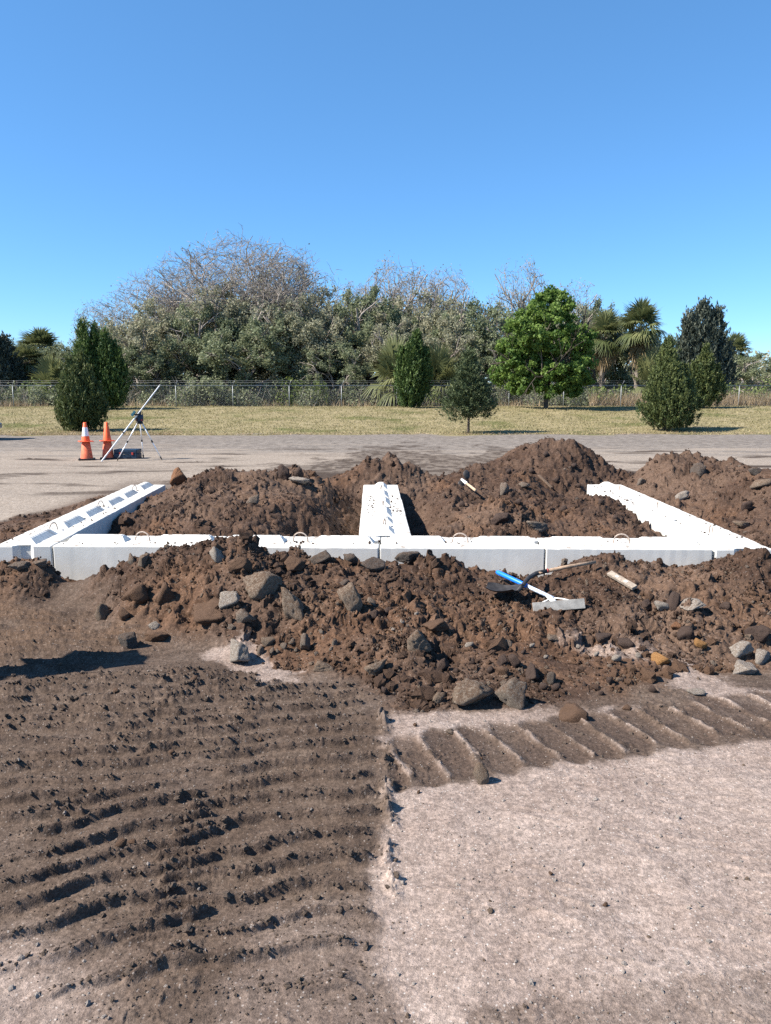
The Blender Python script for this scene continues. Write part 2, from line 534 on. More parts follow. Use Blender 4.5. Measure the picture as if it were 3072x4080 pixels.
def surface(x, y, h0=None):
    """full height and the colour masks of the ground"""
    x = np.asarray(x, np.float32); y = np.asarray(y, np.float32)
    wx = x + 0.05 * perlin(x * 2.7, y * 2.7, 90); wy = y + 0.05 * perlin(x * 2.7, y * 2.7, 91)
    if h0 is None:
        h0 = heap(x, y)
    sd = poly_sd(wx, wy, toe_poly)
    loose = sstep(-0.12, 0.22, sd + 0.16 * fbm(x * 1.7, y * 1.7, 3, 40))
    far = np.maximum(sstep(15.0, 19.0, y), sstep(9.5, 12.0, y + 0.8 * fbm(x * .5, y * .5, 3, 63)) * sstep(-4.8, -6.0, x))
    # loose soil: clods of several sizes
    qx = x + 0.03 * perlin(x * 9, y * 9, 11) + 0.012 * perlin(x * 27, y * 27, 13)
    qy = y + 0.03 * perlin(x * 9, y * 9, 12) + 0.012 * perlin(x * 27, y * 27, 14)
    big = lumps(qx, qy, 0.50, 1, 0.6, 0.18, 0.5)
    mid = lumps(qx, qy, 0.20, 2, 0.75)
    sml = lumps(qx, qy, 0.085, 3, 0.9)
    tin = lumps(qx + 3.3, qy, 0.042, 4, 0.9)
    crisp = sstep(-0.35, 0.35, fbm(x * 0.9, y * 0.9, 2, 60))        # smooth slides against cloddy patches
    rough = 0.085 * fbm(x * 1.3, y * 1.3, 4, 20, 0.5) - 0.05 * np.abs(perlin(x * 2.4, y * 2.4, 24)) + big * (0.15 + 0.30 * crisp) + mid * (0.25 + 0.55 * crisp) + sml * (0.35 + 0.55 * crisp) + tin * 0.6 - 0.045
    rough += 0.008 * perlin(x * 19, y * 19, 71)
    ck = sstep(-0.25, 0.3, fbm(x * 0.8 + 7, y * 0.8, 2, 62))
    rough += ck * (0.08 * chunks(qx, qy, 0.26, 15)) + (0.3 + 0.7 * ck) * 0.045 * chunks(qx, qy, 0.11, 16) + 0.02 * chunks(qx, qy, 0.05, 17)
    amp = 0.35 + 0.65 * sstep(0.03, 0.2, h0)
    h = h0 + loose * rough * amp
    # packed ground
    packed = 0.010 * fbm(x * 2.2, y * 2.2, 4, 30) + 0.012 * fbm(x * 0.6, y * 0.6, 2, 31)
    crumb = tin * 0.55 * sstep(-0.3, 0.4, perlin(x * 3.1, y * 3.1, 33)) + sml * 0.30 * sstep(0.05, 0.5, perlin(x * 2.3 + 9, y * 2.3, 34))
    pale = np.zeros(x.shape)
    ed = 0.13 * fbm(x * 2.5, y * 2.5, 5, 50, .62) + 0.03 * perlin(x * 31, y * 31, 53)
    for P, w, sf in ((PALE, 1.0, 0.05), (PALE2, 0.75, 0.2), (PALE3, 0.9, 0.08), (PALE4, 0.85, 0.06), (PALE5, 0.85, 0.08), (PALE6, 0.6, 0.08), (MID, 0.3, 0.15), (MID2, 0.55, 0.15)):
        pale = np.maximum(pale, w * sstep(-sf, sf, poly_sd(x, y, P) + (ed * .4 if P in (PALE, PALE2) else ed)))
    # machine tracks
    rid = np.zeros(x.shape); pad = np.zeros(x.shape)
    for args, amp_ in ((((-0.46, 2.35), (-0.40, 5.25), 0.92, 0.185, 0.20, 0.18, 0.1, 0.12, 100), 1.0),
                       (((-1.02, 2.30), (-1.28, 3.75), 0.95, 0.185, 0.26, 0.08, 0.4, 0.12, 110), 1.0),
                       (((-1.90, 3.35), (-2.05, 5.4), 1.15, 0.16, 0.0, 0.05, 0.2, 0.15, 120), 1.0),
                       (((-1.05, 3.85), (-1.15, 5.5), 0.75, 0.16, 0.15, 0.2, 0.7, 0.15, 130), 1.1),
                       (((-2.95, 5.3), (-3.0, 7.4), 2.1, 0.15, 0.05, 0.03, 0.0, 0.2, 140), 1.0)):
        r_, w_ = lane(x, y, *args[:9 - 0][:2], args[2], args[3], args[4], args[5], args[6], args[7], args[8])
        rid = np.maximum(rid, r_ * amp_); pad = np.maximum(pad, w_ * 0.6)
    off = (1 - pale) * (1 - loose) * (1 - far)
    crumble = 0.8 + 9.0 * np.minimum(tin + 0.2 * sml, 0.03)
    g = packed + crumb * (1 - 0.75 * pale) * (1 - 0.6 * pad / 0.6)
    fine_ = perlin(x * 1.2 + 5, (y - .2 * x) * 21, 180) * sstep(-.2, .3, perlin(x * 1.5, y * 1.5, 181))
    g += off * pad / 0.6 * 0.006 * fine_
    g += off * rid * 0.060 * crumble
    # raised crumbly edge between the dark mud and the pale shell
    ex = np.exp(-((x - 0.075 - 0.035 * perlin(y * 4, y * 0, 150)) / 0.03) ** 2) * sstep(2.75, 3.1, y) * (1 - sstep(4.6, 4.9, y))
    g += ex * (0.018 + 1.4 * sml + 1.2 * tin) * sstep(-0.3, 0.2, perlin(y * 5, y * 0 + 3, 151) + 0.15)
    # right-hand track: dark pads with pale bars
    r2, w2 = lane(x, y, (-0.05, 4.02), (3.6, 4.92), 0.60, 0.215, 0.06, 0.05, 0.15, 0.08, 160)
    sel = w2 * sstep(0.06, 0.14, x) * (1 - loose)
    dark = sel * (1 - sstep(0.3, 0.8, r2)) * (0.62 + 0.35 * sstep(-0.3, 0.3, perlin(x * 3, y * 3, 161)))
    g += sel * (r2 * 0.034 * crumble - 0.016) + sel * .012 * sml * 8
    pale = np.maximum(pale, .6 * sel * sstep(0.3, 0.8, r2) * sstep(-0.2, 0.35, perlin(x * 6, y * 6, 162) + .1))
    pale = pale * (1 - dark)
    dark = np.maximum(dark, off * .55 * sstep(.15, .6, rid))
    # faint marks in the pale shell
    r3, w3 = lane(x, y, (0.9, 2.0), (2.2, 4.4), 1.9, 0.13, 0.4, 0.1, 0.0, 0.2, 170)
    g += pale * r3 * 0.006
    h = h + (1 - loose) * g * (1 - far) + far * (0.02 * fbm(x * 0.3, y * 0.9, 3, 35) + 0.012 * lumps(qx, qy, 0.4, 8, 0.3)) * (1 - loose)
    h = h + bank(y) + 0.05 * fbm(x * 0.25, y * 0.25, 3, 36) * sstep(37, 42, y)
    # keep the soil out of the concrete
    for P in WALLS:
        s_ = poly_sd(x, y, P)
        cap = np.where(s_ > -0.012, -0.2, TOP - 0.07 + 1.4 * np.maximum(0, -s_ - 0.012))
        h = np.minimum(h, cap)
    # dark spread soil behind the heaps
    spread = sstep(0.02, 0.5, fbm(x * 0.28 + 3, y * 0.75, 4, 80) + 0.5 * np.exp(-((y - 18.2) / 2.6) ** 2) * sstep(-5.5, -3, x) - 0.12 - 0.03 * np.abs(y - 17)) * sstep(14.5, 16, y) * (1 - sstep(25, 30, y))
    spread = np.maximum(spread, .9 * sstep(-.1, .5, poly_sd(x, y, SPREAD) * .7 + .9 * fbm(x * .7, y * .45, 5, 86, .65)) * (.55 + .45 * sstep(-.3, .3, fbm(x * 3, y * 2, 3, 87))) * (y > 14))
    h = h + spread * (.5 * sml + .35 * mid) * sstep(-.2, .5, fbm(x * 1.1, y * .6, 3, 88)) * (1 - loose)
    rust = sstep(0.0, 0.6, fbm(x * 0.9 + 20, y * 0.9, 3, 84) + 0.1 + 0.25 * sstep(7.5, 6.5, y) - 0.2 * sstep(9, 12, y) - 0.15 * sstep(1.0, 2.0, x))
    rust *= np.maximum(loose, sstep(5.4, 6.6, y) * sstep(-1.4, -2.0, x) * sstep(8.5, 7.5, y) * 0.7)
    road = far * (1 - loose) 
    grassm = sstep(35.6, 36.2, y + 1.1 * fbm(x * 0.35, y * 0.5, 4, 37))
    return dict(h=h, pale=pale, loose=loose, rust=rust, road=road, dark=np.clip(dark, 0, 1), spread=spread, grass=grassm)

def H1(x, y):
    return surface(np.atleast_1d(np.asarray(x, float)), np.atleast_1d(np.asarray(y, float)))['h']

def hit(vx, vy, d0=2.2, d1=20.0):
    """where the sight line through a layout point meets the soil"""
    X, Y, Z = ray(vx, vy)
    ys = np.linspace(d0, d1, 700)
    t = ys / Y
    zz = CAM_H + Z * t
    hh = H1(X * t, ys)
    k = np.argmax(zz < hh) if np.any(zz < hh) else len(ys) - 1
    return Vector((X * t[k], ys[k], hh[k]))

# ------------------------------------------------------------------ ground: meshes
def rows(a, b, k):
    n = max(2, int(round(math.log(b / a) / k)))
    return list(a * (b / a) ** (np.arange(n) / n))
D = np.array(rows(1.3, 2.1, .006) + rows(2.1, 4.2, .0024) + rows(4.2, 8.3, .0029) + rows(8.3, 16, .0036) + rows(16, 34.5, .0065) + [34.5])
D2 = np.array(rows(34.5, 60, .006) + rows(60, 1600, .05) + [1600.0])
core = np.linspace(-0.555, 0.555, 800)
def grid(Dr, cols):
    side = np.linspace(0, 1, 24)[1:] ** 1.3
    n_core = len(cols)
    X = np.zeros((len(Dr), n_core + 46)); 
    for i, d in enumerate(Dr):
        c = cols * (d + 0.25)
        ext = 0.35 * d + 1.6
        X[i] = np.concatenate([c[0] - side[::-1] * ext, c, c[-1] + side * ext]) + d * math.tan(YAW)
    Y = np.repeat(Dr[:, None], X.shape[1], 1)
    return X, Y
def grid_faces(nr, nc):
    i = np.arange(nr - 1)[:, None] * nc + np.arange(nc - 1)[None, :]
    return np.stack([i, i + 1, i + nc + 1, i + nc], 2).reshape(-1, 4)

# --- soil material
k = NT('soil')
P = k.coord()
n1 = k.noise(1.3, 5, .6, P); n2 = k.noise(9, 5, .6, P); n3 = k.noise(60, 4, .65, P); n4 = k.noise(210, 3, .6, P)
packed = k.mix(k.ramp(n1, .35, .65), (.118, .086, .067), (.170, .129, .103))
packed = k.mix(k.ramp(n2, .35, .75), packed, (.100, .072, .056))
brown = k.mix(k.ramp(n2, .3, .7), (.052, .032, .0235), (.098, .061, .043))
brown = k.mix(k.ramp(n1, .4, .7), brown, (.118, .076, .055))
rusty = k.mix(k.ramp(n2, .3, .7), (.098, .056, .036), (.160, .096, .062))
brown = k.mix(k.attr('rust'), brown, rusty)
brown = k.mix(k.ramp(k.noise(.55, 4, .6, P), .46, .64, 0, .7), brown, (.165, .112, .082))
pale = k.mix(k.ramp(n1, .3, .7), (.35, .275, .235), (.45, .368, .322))
pale = k.mix(k.ramp(n2, .35, .8, 0, .8), pale, (.27, .21, .18))
dust = k.mix(k.ramp(n2, .3, .7), (.31, .262, .215), (.43, .372, .315))
n5 = k.noise(3.2, 5, .7, P)
gravel = k.mix(k.ramp(n5, .35, .65), (.175, .155, .138), (.33, .295, .262))
sep = k.new('ShaderNodeSeparateXYZ'); k.link(P, sep.inputs[0])
strx = k.new('ShaderNodeVectorMath', operation='MULTIPLY'); k.link(P, strx.inputs[0]); strx.inputs[1].default_value = (.22, .8, 1)
ns = k.noise(1.0, 5, .6, strx.outputs[0])
gfac = k.math('ADD', k.ramp(sep.outputs[1], 20, 33), k.math('MULTIPLY', k.math('SUBTRACT', ns, .5), 2.2))
roadc = k.mix(k.ramp(gfac, .25, .75), dust, gravel)
roadc = k.mix(k.ramp(k.noise(.8, 6, .7, strx.outputs[0]), .50, .70, 0, .45), roadc, (.19, .16, .135))
roadc = k.mix(k.attr('spread'), roadc, (.085, .064, .05))
packed = k.mix(k.math('MULTIPLY', k.attr('rust'), .6), packed, (.205, .125, .075))
c = k.mix(k.attr('loose'), packed, brown)
c = k.mix(k.attr('road'), c, roadc)
c = k.mix(k.attr('pale'), c, pale)
c = k.mix(k.attr('dark'), c, (.112, .080, .063))
# fine grain: light and dark grit, white shell bits
grit = k.mix(k.ramp(n3, .3, .7), (.72, .72, .72), (1.28, 1.28, 1.28))
c = k.mix(1.0, c, grit, 'MULTIPLY')
n6 = k.noise(24, 4, .7, P)
c = k.mix(1.0, c, k.mix(k.ramp(n6, .32, .68), (.78, .78, .78), (1.2, 1.2, 1.2)), 'MULTIPLY')
grit2 = k.mix(k.ramp(n4, .3, .7), (.74, .74, .74), (1.26, 1.26, 1.26))
c = k.mix(1.0, c, grit2, 'MULTIPLY')
vor = k.new('ShaderNodeTexVoronoi'); vor.inputs['Scale'].default_value = 75; k.link(P, vor.inputs['Vector'])
vs = k.new('ShaderNodeSeparateColor'); k.link(vor.outputs['Color'], vs.inputs[0])
bits = k.math('MULTIPLY', k.ramp(vor.outputs['Distance'], .36, .22), k.ramp(vs.outputs[0], .86, .9))
bits = k.math('MULTIPLY', bits, k.math('ADD', k.math('MULTIPLY', k.attr('pale'), .7), .3))
c = k.mix(bits, c, (.62, .57, .53))
grassc = k.mix(k.ramp(n1, .35, .65), (.25, .22, .115), (.37, .315, .19))
grassc = k.mix(k.ramp(k.noise(.35, 3, .5, P), .5, .7), grassc, (.15, .16, .06))
c = k.mix(k.attr('grass'), c, grassc)
c = k.mix(1.0, c, (.665, .652, .642), 'MULTIPLY')
k.color(c); k.rough(0.95); k.b.inputs['Specular IOR Level'].default_value = 0.12
hb = k.math('ADD', k.math('MULTIPLY', n3, 1.3), k.math('MULTIPLY', n4, .55))
k.bump(hb, 0.5, 0.014)
SOIL = k.m

NAMES = ('pale', 'loose', 'rust', 'road', 'dark', 'spread', 'grass')
for nm, Dr, cols in (('ground', D, core), ('grass_field', D2, np.linspace(-0.555, 0.555, 180))):
    X, Y = grid(Dr, cols)
    r0 = np.unique(np.append(np.arange(0, X.shape[0], 4), X.shape[0] - 1)); c0 = np.unique(np.append(np.arange(0, X.shape[1], 4), X.shape[1] - 1))
    hc = heap(X[np.ix_(r0, c0)], Y[np.ix_(r0, c0)])
    ci = np.arange(X.shape[1]); ri = np.arange(X.shape[0])
    hc = np.stack([np.interp(ci, c0, q) for q in hc]); hc = np.stack([np.interp(ri, r0, q) for q in hc.T]).T
    S = surface(X, Y, hc)
    Z_ = S['h']
    am_ = .024 * S['loose'] + .006
    X = X + am_ * (perlin(X * 9 + Y * 3, Z_ * 13, 190) + .6 * perlin(X * 23, Z_ * 27 + Y * 9, 191)) * (Y < 20)
    Y = Y + am_ * (perlin(X * 11, Z_ * 13 + Y * 5, 192) + .6 * perlin(X * 25 + Y * 6, Z_ * 27, 193)) * (Y < 20)
    V = np.stack([X, Y, Z_], 2).reshape(-1, 3)
    me = make_mesh(nm, V, [grid_faces(*X.shape)], True, {a: S[a] for a in NAMES})
    tag(add(nm, me, SOIL), kind='structure')

# ------------------------------------------------------------------ concrete blocks
def concrete(name, dirt_seed):
    k = NT(name)
    P = k.coord('Object')
    a = k.noise(2.2, 5, .6, P); b = k.noise(14, 5, .65, P); f = k.noise(90, 3, .6, P)
    st = k.new('ShaderNodeVectorMath', operation='MULTIPLY'); k.link(P, st.inputs[0]); st.inputs[1].default_value = (1.6, 1.6, 1.3)
    s_ = k.noise(1.4, 5, .65, st.outputs[0])
    c = k.mix(k.ramp(a, .35, .65), (.56, .552, .52), (.66, .65, .61))
    c = k.mix(k.ramp(s_, .54, .76, 0, .3), c, (.40, .40, .375))          # damp run marks
    c = k.mix(k.ramp(b, .60, .72, 0, .35), c, (.50, .49, .46))
    # soil smeared and left on the top, in streaks
    geo = k.new('ShaderNodeNewGeometry'); sp = k.new('ShaderNodeSeparateXYZ'); k.link(geo.outputs['Normal'], sp.inputs[0])
    tp = k.new('ShaderNodeVectorMath', operation='MULTIPLY'); k.link(P, tp.inputs[0]); tp.inputs[1].default_value = (2.4, 6.5, 1)
    sm = k.noise(2.0, 6, .7, tp.outputs[0], .6)
    fac = k.math('MULTIPLY', k.ramp(sm, .53, .60), k.ramp(sp.outputs[2], .6, .9))
    c = k.mix(k.math('MULTIPLY', fac, .75), c, (.20, .155, .12))
    k.color(c); k.rough(.85); k.b.inputs['Specular IOR Level'].default_value = .2
    k.bump(k.math('ADD', k.math('MULTIPLY', b, .8), f), .16, .005)
    return k.m
CONC = concrete('cast_concrete', 1)
REBAR = simple('rusty_rebar', (.38, .31, .26), .8, .0, .3, 60, .4)

def block_body(L):
    """one block: length along +Y from 0 to L, width BW centred on X, top at z=0; grooved ends, worn edges"""
    w = BW / 2; g = 0.075; gd = 0.075
    prof = [(-w, 0), (-g * 1.5, 0), (-g * .7, gd), (g * .7, gd), (g * 1.5, 0), (w, 0), (w, L), (g * 1.5, L), (g * .7, L - gd), (-g * .7, L - gd), (-g * 1.5, L), (-w, L)]
    bm = bmesh.new()
    top = [bm.verts.new((x, y, 0)) for x, y in prof]
    bot = [bm.verts.new((x, y, -BW)) for x, y in prof]
    # top as three strips of quads so that it stays planar and clean
    bm.faces.new(top[::-1]) if False else None
    f = bm.faces.new(top); bm.faces.new(bot[::-1])
    n = len(prof)
    for i in range(n):
        j = (i + 1) % n
        bm.faces.new((top[j], top[i], bot[i], bot[j]))
    bmesh.ops.recalc_face_normals(bm, faces=bm.faces)
    ed = [e for e in bm.edges if all(abs(v.co.z) < 1e-6 for v in e.verts) or (abs(e.verts[0].co.x - e.verts[1].co.x) < 1e-6 and abs(e.verts[0].co.y - e.verts[1].co.y) < 1e-6 and abs(abs(e.verts[0].co.x) - w) < 1e-6)]
    bmesh.ops.bevel(bm, geom=ed, offset=0.012, segments=2, affect='EDGES', profile=0.5)
    # break long edges and wear them
    for axis in (1,):
        for t in np.arange(0.12, L, 0.06):
            bmesh.ops.bisect_plane(bm, geom=bm.verts[:] + bm.edges[:] + bm.faces[:], plane_co=(0, t, 0), plane_no=(0, 1, 0))
    bmesh.ops.triangulate(bm, faces=[f for f in bm.faces if len(f.verts) > 4])
    return bm

def wear(bm, seed):
    co = np.array([v.co[:] for v in bm.verts])
    n = perlin(co[:, 1] * 9 + seed * 7.7, co[:, 0] * 9 + co[:, 2] * 9, seed)
    m_ = perlin(co[:, 1] * 26 + seed * 3.1, co[:, 0] * 26 + co[:, 2] * 26, seed + 3)
    for v, a, b in zip(bm.verts, n, m_):
        if v.co.z > -0.05:
            v.co.z += 0.004 * a + 0.004 * min(0, b)
            v.co.x += 0.0012 * b

def key_mesh(name, y0, y1, seed):
    bm = bmesh.new()
    b, t, h, e = 0.12, 0.04, 0.066, 0.06
    V = [(-b, y0, -.004), (b, y0, -.004), (b, y1, -.004), (-b, y1, -.004), (-t, y0 + e, h), (t, y0 + e, h), (t, y1 - e, h), (-t, y1 - e, h)]
    vs = [bm.verts.new(v) for v in V]
    for f in ((0, 1, 5, 4), (1, 2, 6, 5), (2, 3, 7, 6), (3, 0, 4, 7), (4, 5, 6, 7), (3, 2, 1, 0)):
        bm.faces.new([vs[i] for i in f])
    bmesh.ops.bevel(bm, geom=[e_ for e_ in bm.edges if max(v.co.z for v in e_.verts) > 0.05], offset=0.009, segments=2, affect='EDGES')
    return bm_mesh(name, bm)

def loop_mesh(name, L):
    pts = []
    for i in range(13):
        a = PI * i / 12
        pts.append((0.015 * math.cos(a), L / 2 + 0.085 * math.cos(a), 0.10 * math.sin(a) ** 0.8))
    pts = [(pts[0][0], pts[0][1] + 0.005, -0.05)] + pts + [(pts[-1][0], pts[-1][1] - 0.005, -0.05)]
    V, F = poly_tube(pts, 0.008, 8)
    return make_mesh(name, V, F, True)

_kc = {}
def block(label, p, ang, L, seed):
    t = empty('concrete_block', label, 'concrete block', (p[0], p[1], TOP), (0, 0, ang), 'precast concrete blocks of the low walls')
    bm = block_body(L); wear(bm, seed)
    add('body', bm_mesh('body', bm), CONC, t)
    if L not in _kc:
        c = L / 2
        _kc[L] = (key_mesh('key', 0.06, c - 0.16, 1), key_mesh('key', c + 0.16, L - 0.06, 2), loop_mesh('lifting_loop', L))
    a, b, l = _kc[L]
    add('key', a, CONC, t); add('key', b, CONC, t); add('lifting_loop', l, REBAR, t)
    return t

def run(p0, p1, lens, side, labels, seed):
    """blocks end to end from p0 towards p1; side = offset of the block axis to the right of that line"""
    d = Vector((p1[0] - p0[0], p1[1] - p0[1])).normalized()
    ang = math.atan2(d.y, d.x) - PI / 2
    nrm = Vector((d.y, -d.x)) * side
    s = 0.0
    for i, (L, lab) in enumerate(zip(lens, labels)):
        q = Vector(p0) + d * s + nrm
        block(lab, q, ang + R(random.Random(seed + i).uniform(-.25, .25)), L - 0.012, seed + i)
        s += L
run(LW0, LW1, (1.83, 1.83, 1.83), -BW / 2, (
    'near block of the left wall with a grooved end facing the camera',
    'middle block of the left wall, soil smeared on its top',
    'far block of the left wall, beside the rust coloured boulder'), 10)
fr = (LW0[0] + 0.015, LW0[1] - 0.005); fl = (RW0[0] - 0.015, RW0[1] + 0.005)
fL = math.hypot(fl[0] - fr[0], fl[1] - fr[1]) / 4
run(fr, fl, (fL,) * 4, -BW / 2, (
    'leftmost block of the front wall, half hidden behind the tall spoil mound',
    'front wall block between the tall spoil mound and the middle wall',
    'front wall block right of the middle wall, above the blue tool handle',
    'rightmost block of the front wall, behind the wooden shovel handle'), 20)
run((0.15, 8.745), (0.145, 13.7), (1.26, 1.83, 1.83), 0.0, (
    'short near block of the middle wall, butted against the front wall',
    'second block of the middle wall, soil stained across its top',
    'far clean white block of the middle wall'), 30)
run(RW0, RW1, (1.83, 1.94, 1.94), BW / 2, (
    'near block of the right wall at the front corner',
    'middle block of the right wall',
    'far block of the right wall with its peaked key showing at the end'), 40)

# ------------------------------------------------------------------ rocks and clods
def rock_mat(name, c1, c2, dust, amt=.5):
    k = NT(name)
    P = k.coord('Object')
    oi = k.new('ShaderNodeObjectInfo')
    mv = k.new('ShaderNodeVectorMath', operation='ADD'); k.link(P, mv.inputs[0]); k.link(oi.outputs['Location'], mv.inputs[1])
    a = k.noise(7, 5, .65, mv.outputs[0]); b = k.noise(34, 5, .7, mv.outputs[0]); f = k.noise(140, 3, .6, mv.outputs[0])
    c = k.mix(k.ramp(a, .35, .65), c1, c2)
    c = k.mix(k.ramp(b, .52, .75, 0, .45), c, tuple(x * .6 for x in c1))
    c = k.mix(k.ramp(f, .62, .74, 0, .5), c, tuple(min(.7, x * 2.2) for x in c2))
    geo = k.new('ShaderNodeNewGeometry'); sp = k.new('ShaderNodeSeparateXYZ'); k.link(geo.outputs['Normal'], sp.inputs[0])
    d = k.math('MULTIPLY', k.ramp(sp.outputs[2], -.3, .6), k.ramp(a, .66, .40))
    c = k.mix(k.math('MULTIPLY', d, amt), c, dust)
    c = k.mix(1.0, c, (.735, .735, .735), 'MULTIPLY')
    k.color(c); k.rough(.95); k.b.inputs['Specular IOR Level'].default_value = .12
    k.bump(k.math('ADD', b, k.math('MULTIPLY', f, .6)), .7, .016)
    return k.m
DUST = (.19, .125, .085)
ROCK = dict(
    grey=rock_mat('grey_stone', (.17, .142, .117), (.25, .214, .18), (.150, .102, .073), 1.0),
    pale=rock_mat('pale_stone', (.31, .275, .236), (.42, .38, .335), (.23, .175, .135), .75),
    tan=rock_mat('tan_stone', (.19, .145, .11), (.28, .225, .175), (.145, .095, .065), .95),
    brown=rock_mat('brown_stone', (.095, .058, .040), (.150, .094, .064), (.15, .095, .064), .45),
    dark=rock_mat('dark_stone', (.055, .038, .033), (.095, .066, .055), (.12, .085, .065), .35),
    slate=rock_mat('dark_grey_stone', (.085, .074, .066), (.145, .126, .112), (.12, .08, .058), .8),
    rust=rock_mat('rust_stone', (.17, .085, .045), (.25, .13, .075), (.22, .12, .07), .3),
    orange=rock_mat('orange_stone', (.30, .15, .055), (.42, .235, .10), (.30, .16, .07), .3))

ROCK['soil'] = rock_mat('soil_clod', (.060, .038, .028), (.105, .066, .047), (.10, .065, .047), .4)
ROCK['soilr'] = rock_mat('rusty_soil_clod', (.095, .056, .037), (.15, .092, .06), (.13, .08, .053), .4)
_ico = {}
def ico(n):
    if n not in _ico:
        bm = bmesh.new(); bmesh.ops.create_icosphere(bm, subdivisions=n, radius=1.0)
        V = np.array([v.co[:] for v in bm.verts]); F = np.array([[v.index for v in f.verts] for f in bm.faces]); bm.free()
        _ico[n] = (V, F)
    return _ico[n]

def rock_mesh(seed, sub=3, facets=11, noise=.08):
    rs = np.random.RandomState(seed)
    V, F = ico(sub)
    i_ = np.arange(facets) + .5
    ph = np.arccos(1 - 2 * i_ / facets); th_ = PI * (1 + 5 ** .5) * i_ + seed
    N = np.stack([np.cos(th_) * np.sin(ph), np.sin(th_) * np.sin(ph), np.cos(ph)], 1) + .45 * rs.normal(size=(facets, 3))
    N /= np.linalg.norm(N, axis=1, keepdims=True)
    dd = rs.uniform(.5, 1.0, facets)
    W3 = V + .06 * np.stack([perlin(V[:, 1] * 2.1 + seed, V[:, 2] * 2.1, 5), perlin(V[:, 2] * 2.1 + seed, V[:, 0] * 2.1, 6), perlin(V[:, 0] * 2.1 + seed, V[:, 1] * 2.1, 7)], 1)
    dots = np.maximum(W3 @ N.T, 1e-3)
    r = np.minimum((dd[None] / dots).min(1), 1.6)
    P = V * r[:, None]
    for fr_, am in ((2.6, noise), (6.3, noise * .75), (14, noise * .5), (30, noise * .3)):
        q = perlin(P[:, 0] * fr_ + seed, P[:, 1] * fr_ + P[:, 2] * fr_ * .7, seed % 97) + perlin(P[:, 1] * fr_ + seed * 1.3, P[:, 2] * fr_ - P[:, 0] * .4 * fr_, seed % 89)
        P = P + V * (am * (.6 * q - .5 * np.abs(q)))[:, None]
    P -= (P.max(0) + P.min(0)) / 2
    P /= (P.max(0) - P.min(0)) / 2
    return make_mesh('rock', P, [F], False)

def put_rock(i, vx, vy, w, h, kind, label, group=None, sink=.46, share=None, name='rock'):
    g = hit(vx, vy + h * .36)
    dist = math.sqrt(g.x ** 2 + g.y ** 2 + (CAM_H - g.z) ** 2)
    W_ = w / FV * dist / 2; Hh = h / FV * dist / 2 * 1.08
    me = share if share is not None else rock_mesh(300 + i, 4 if w > 40 else 3, 9 + i % 5, .06)
    if share is not None and share.materials[0] != ROCK[kind]:
        raise ValueError
    rnd = random.Random(i * 7 + 1)
    o = add(name, me, ROCK[kind], None, (g.x, g.y + W_ * .35, g.z + Hh * (1 - sink * 1.3)), (rnd.uniform(-.25, .25), rnd.uniform(-.25, .25), rnd.uniform(-.5, .5) + (0 if w > 1.2 * h else rnd.uniform(0, 6))),
            (W_ * 1.0, max(W_ * .8, Hh * .7), Hh * 1.12))
    tag(o, label, 'rock', group or 'loose rocks on the spoil')
    return o

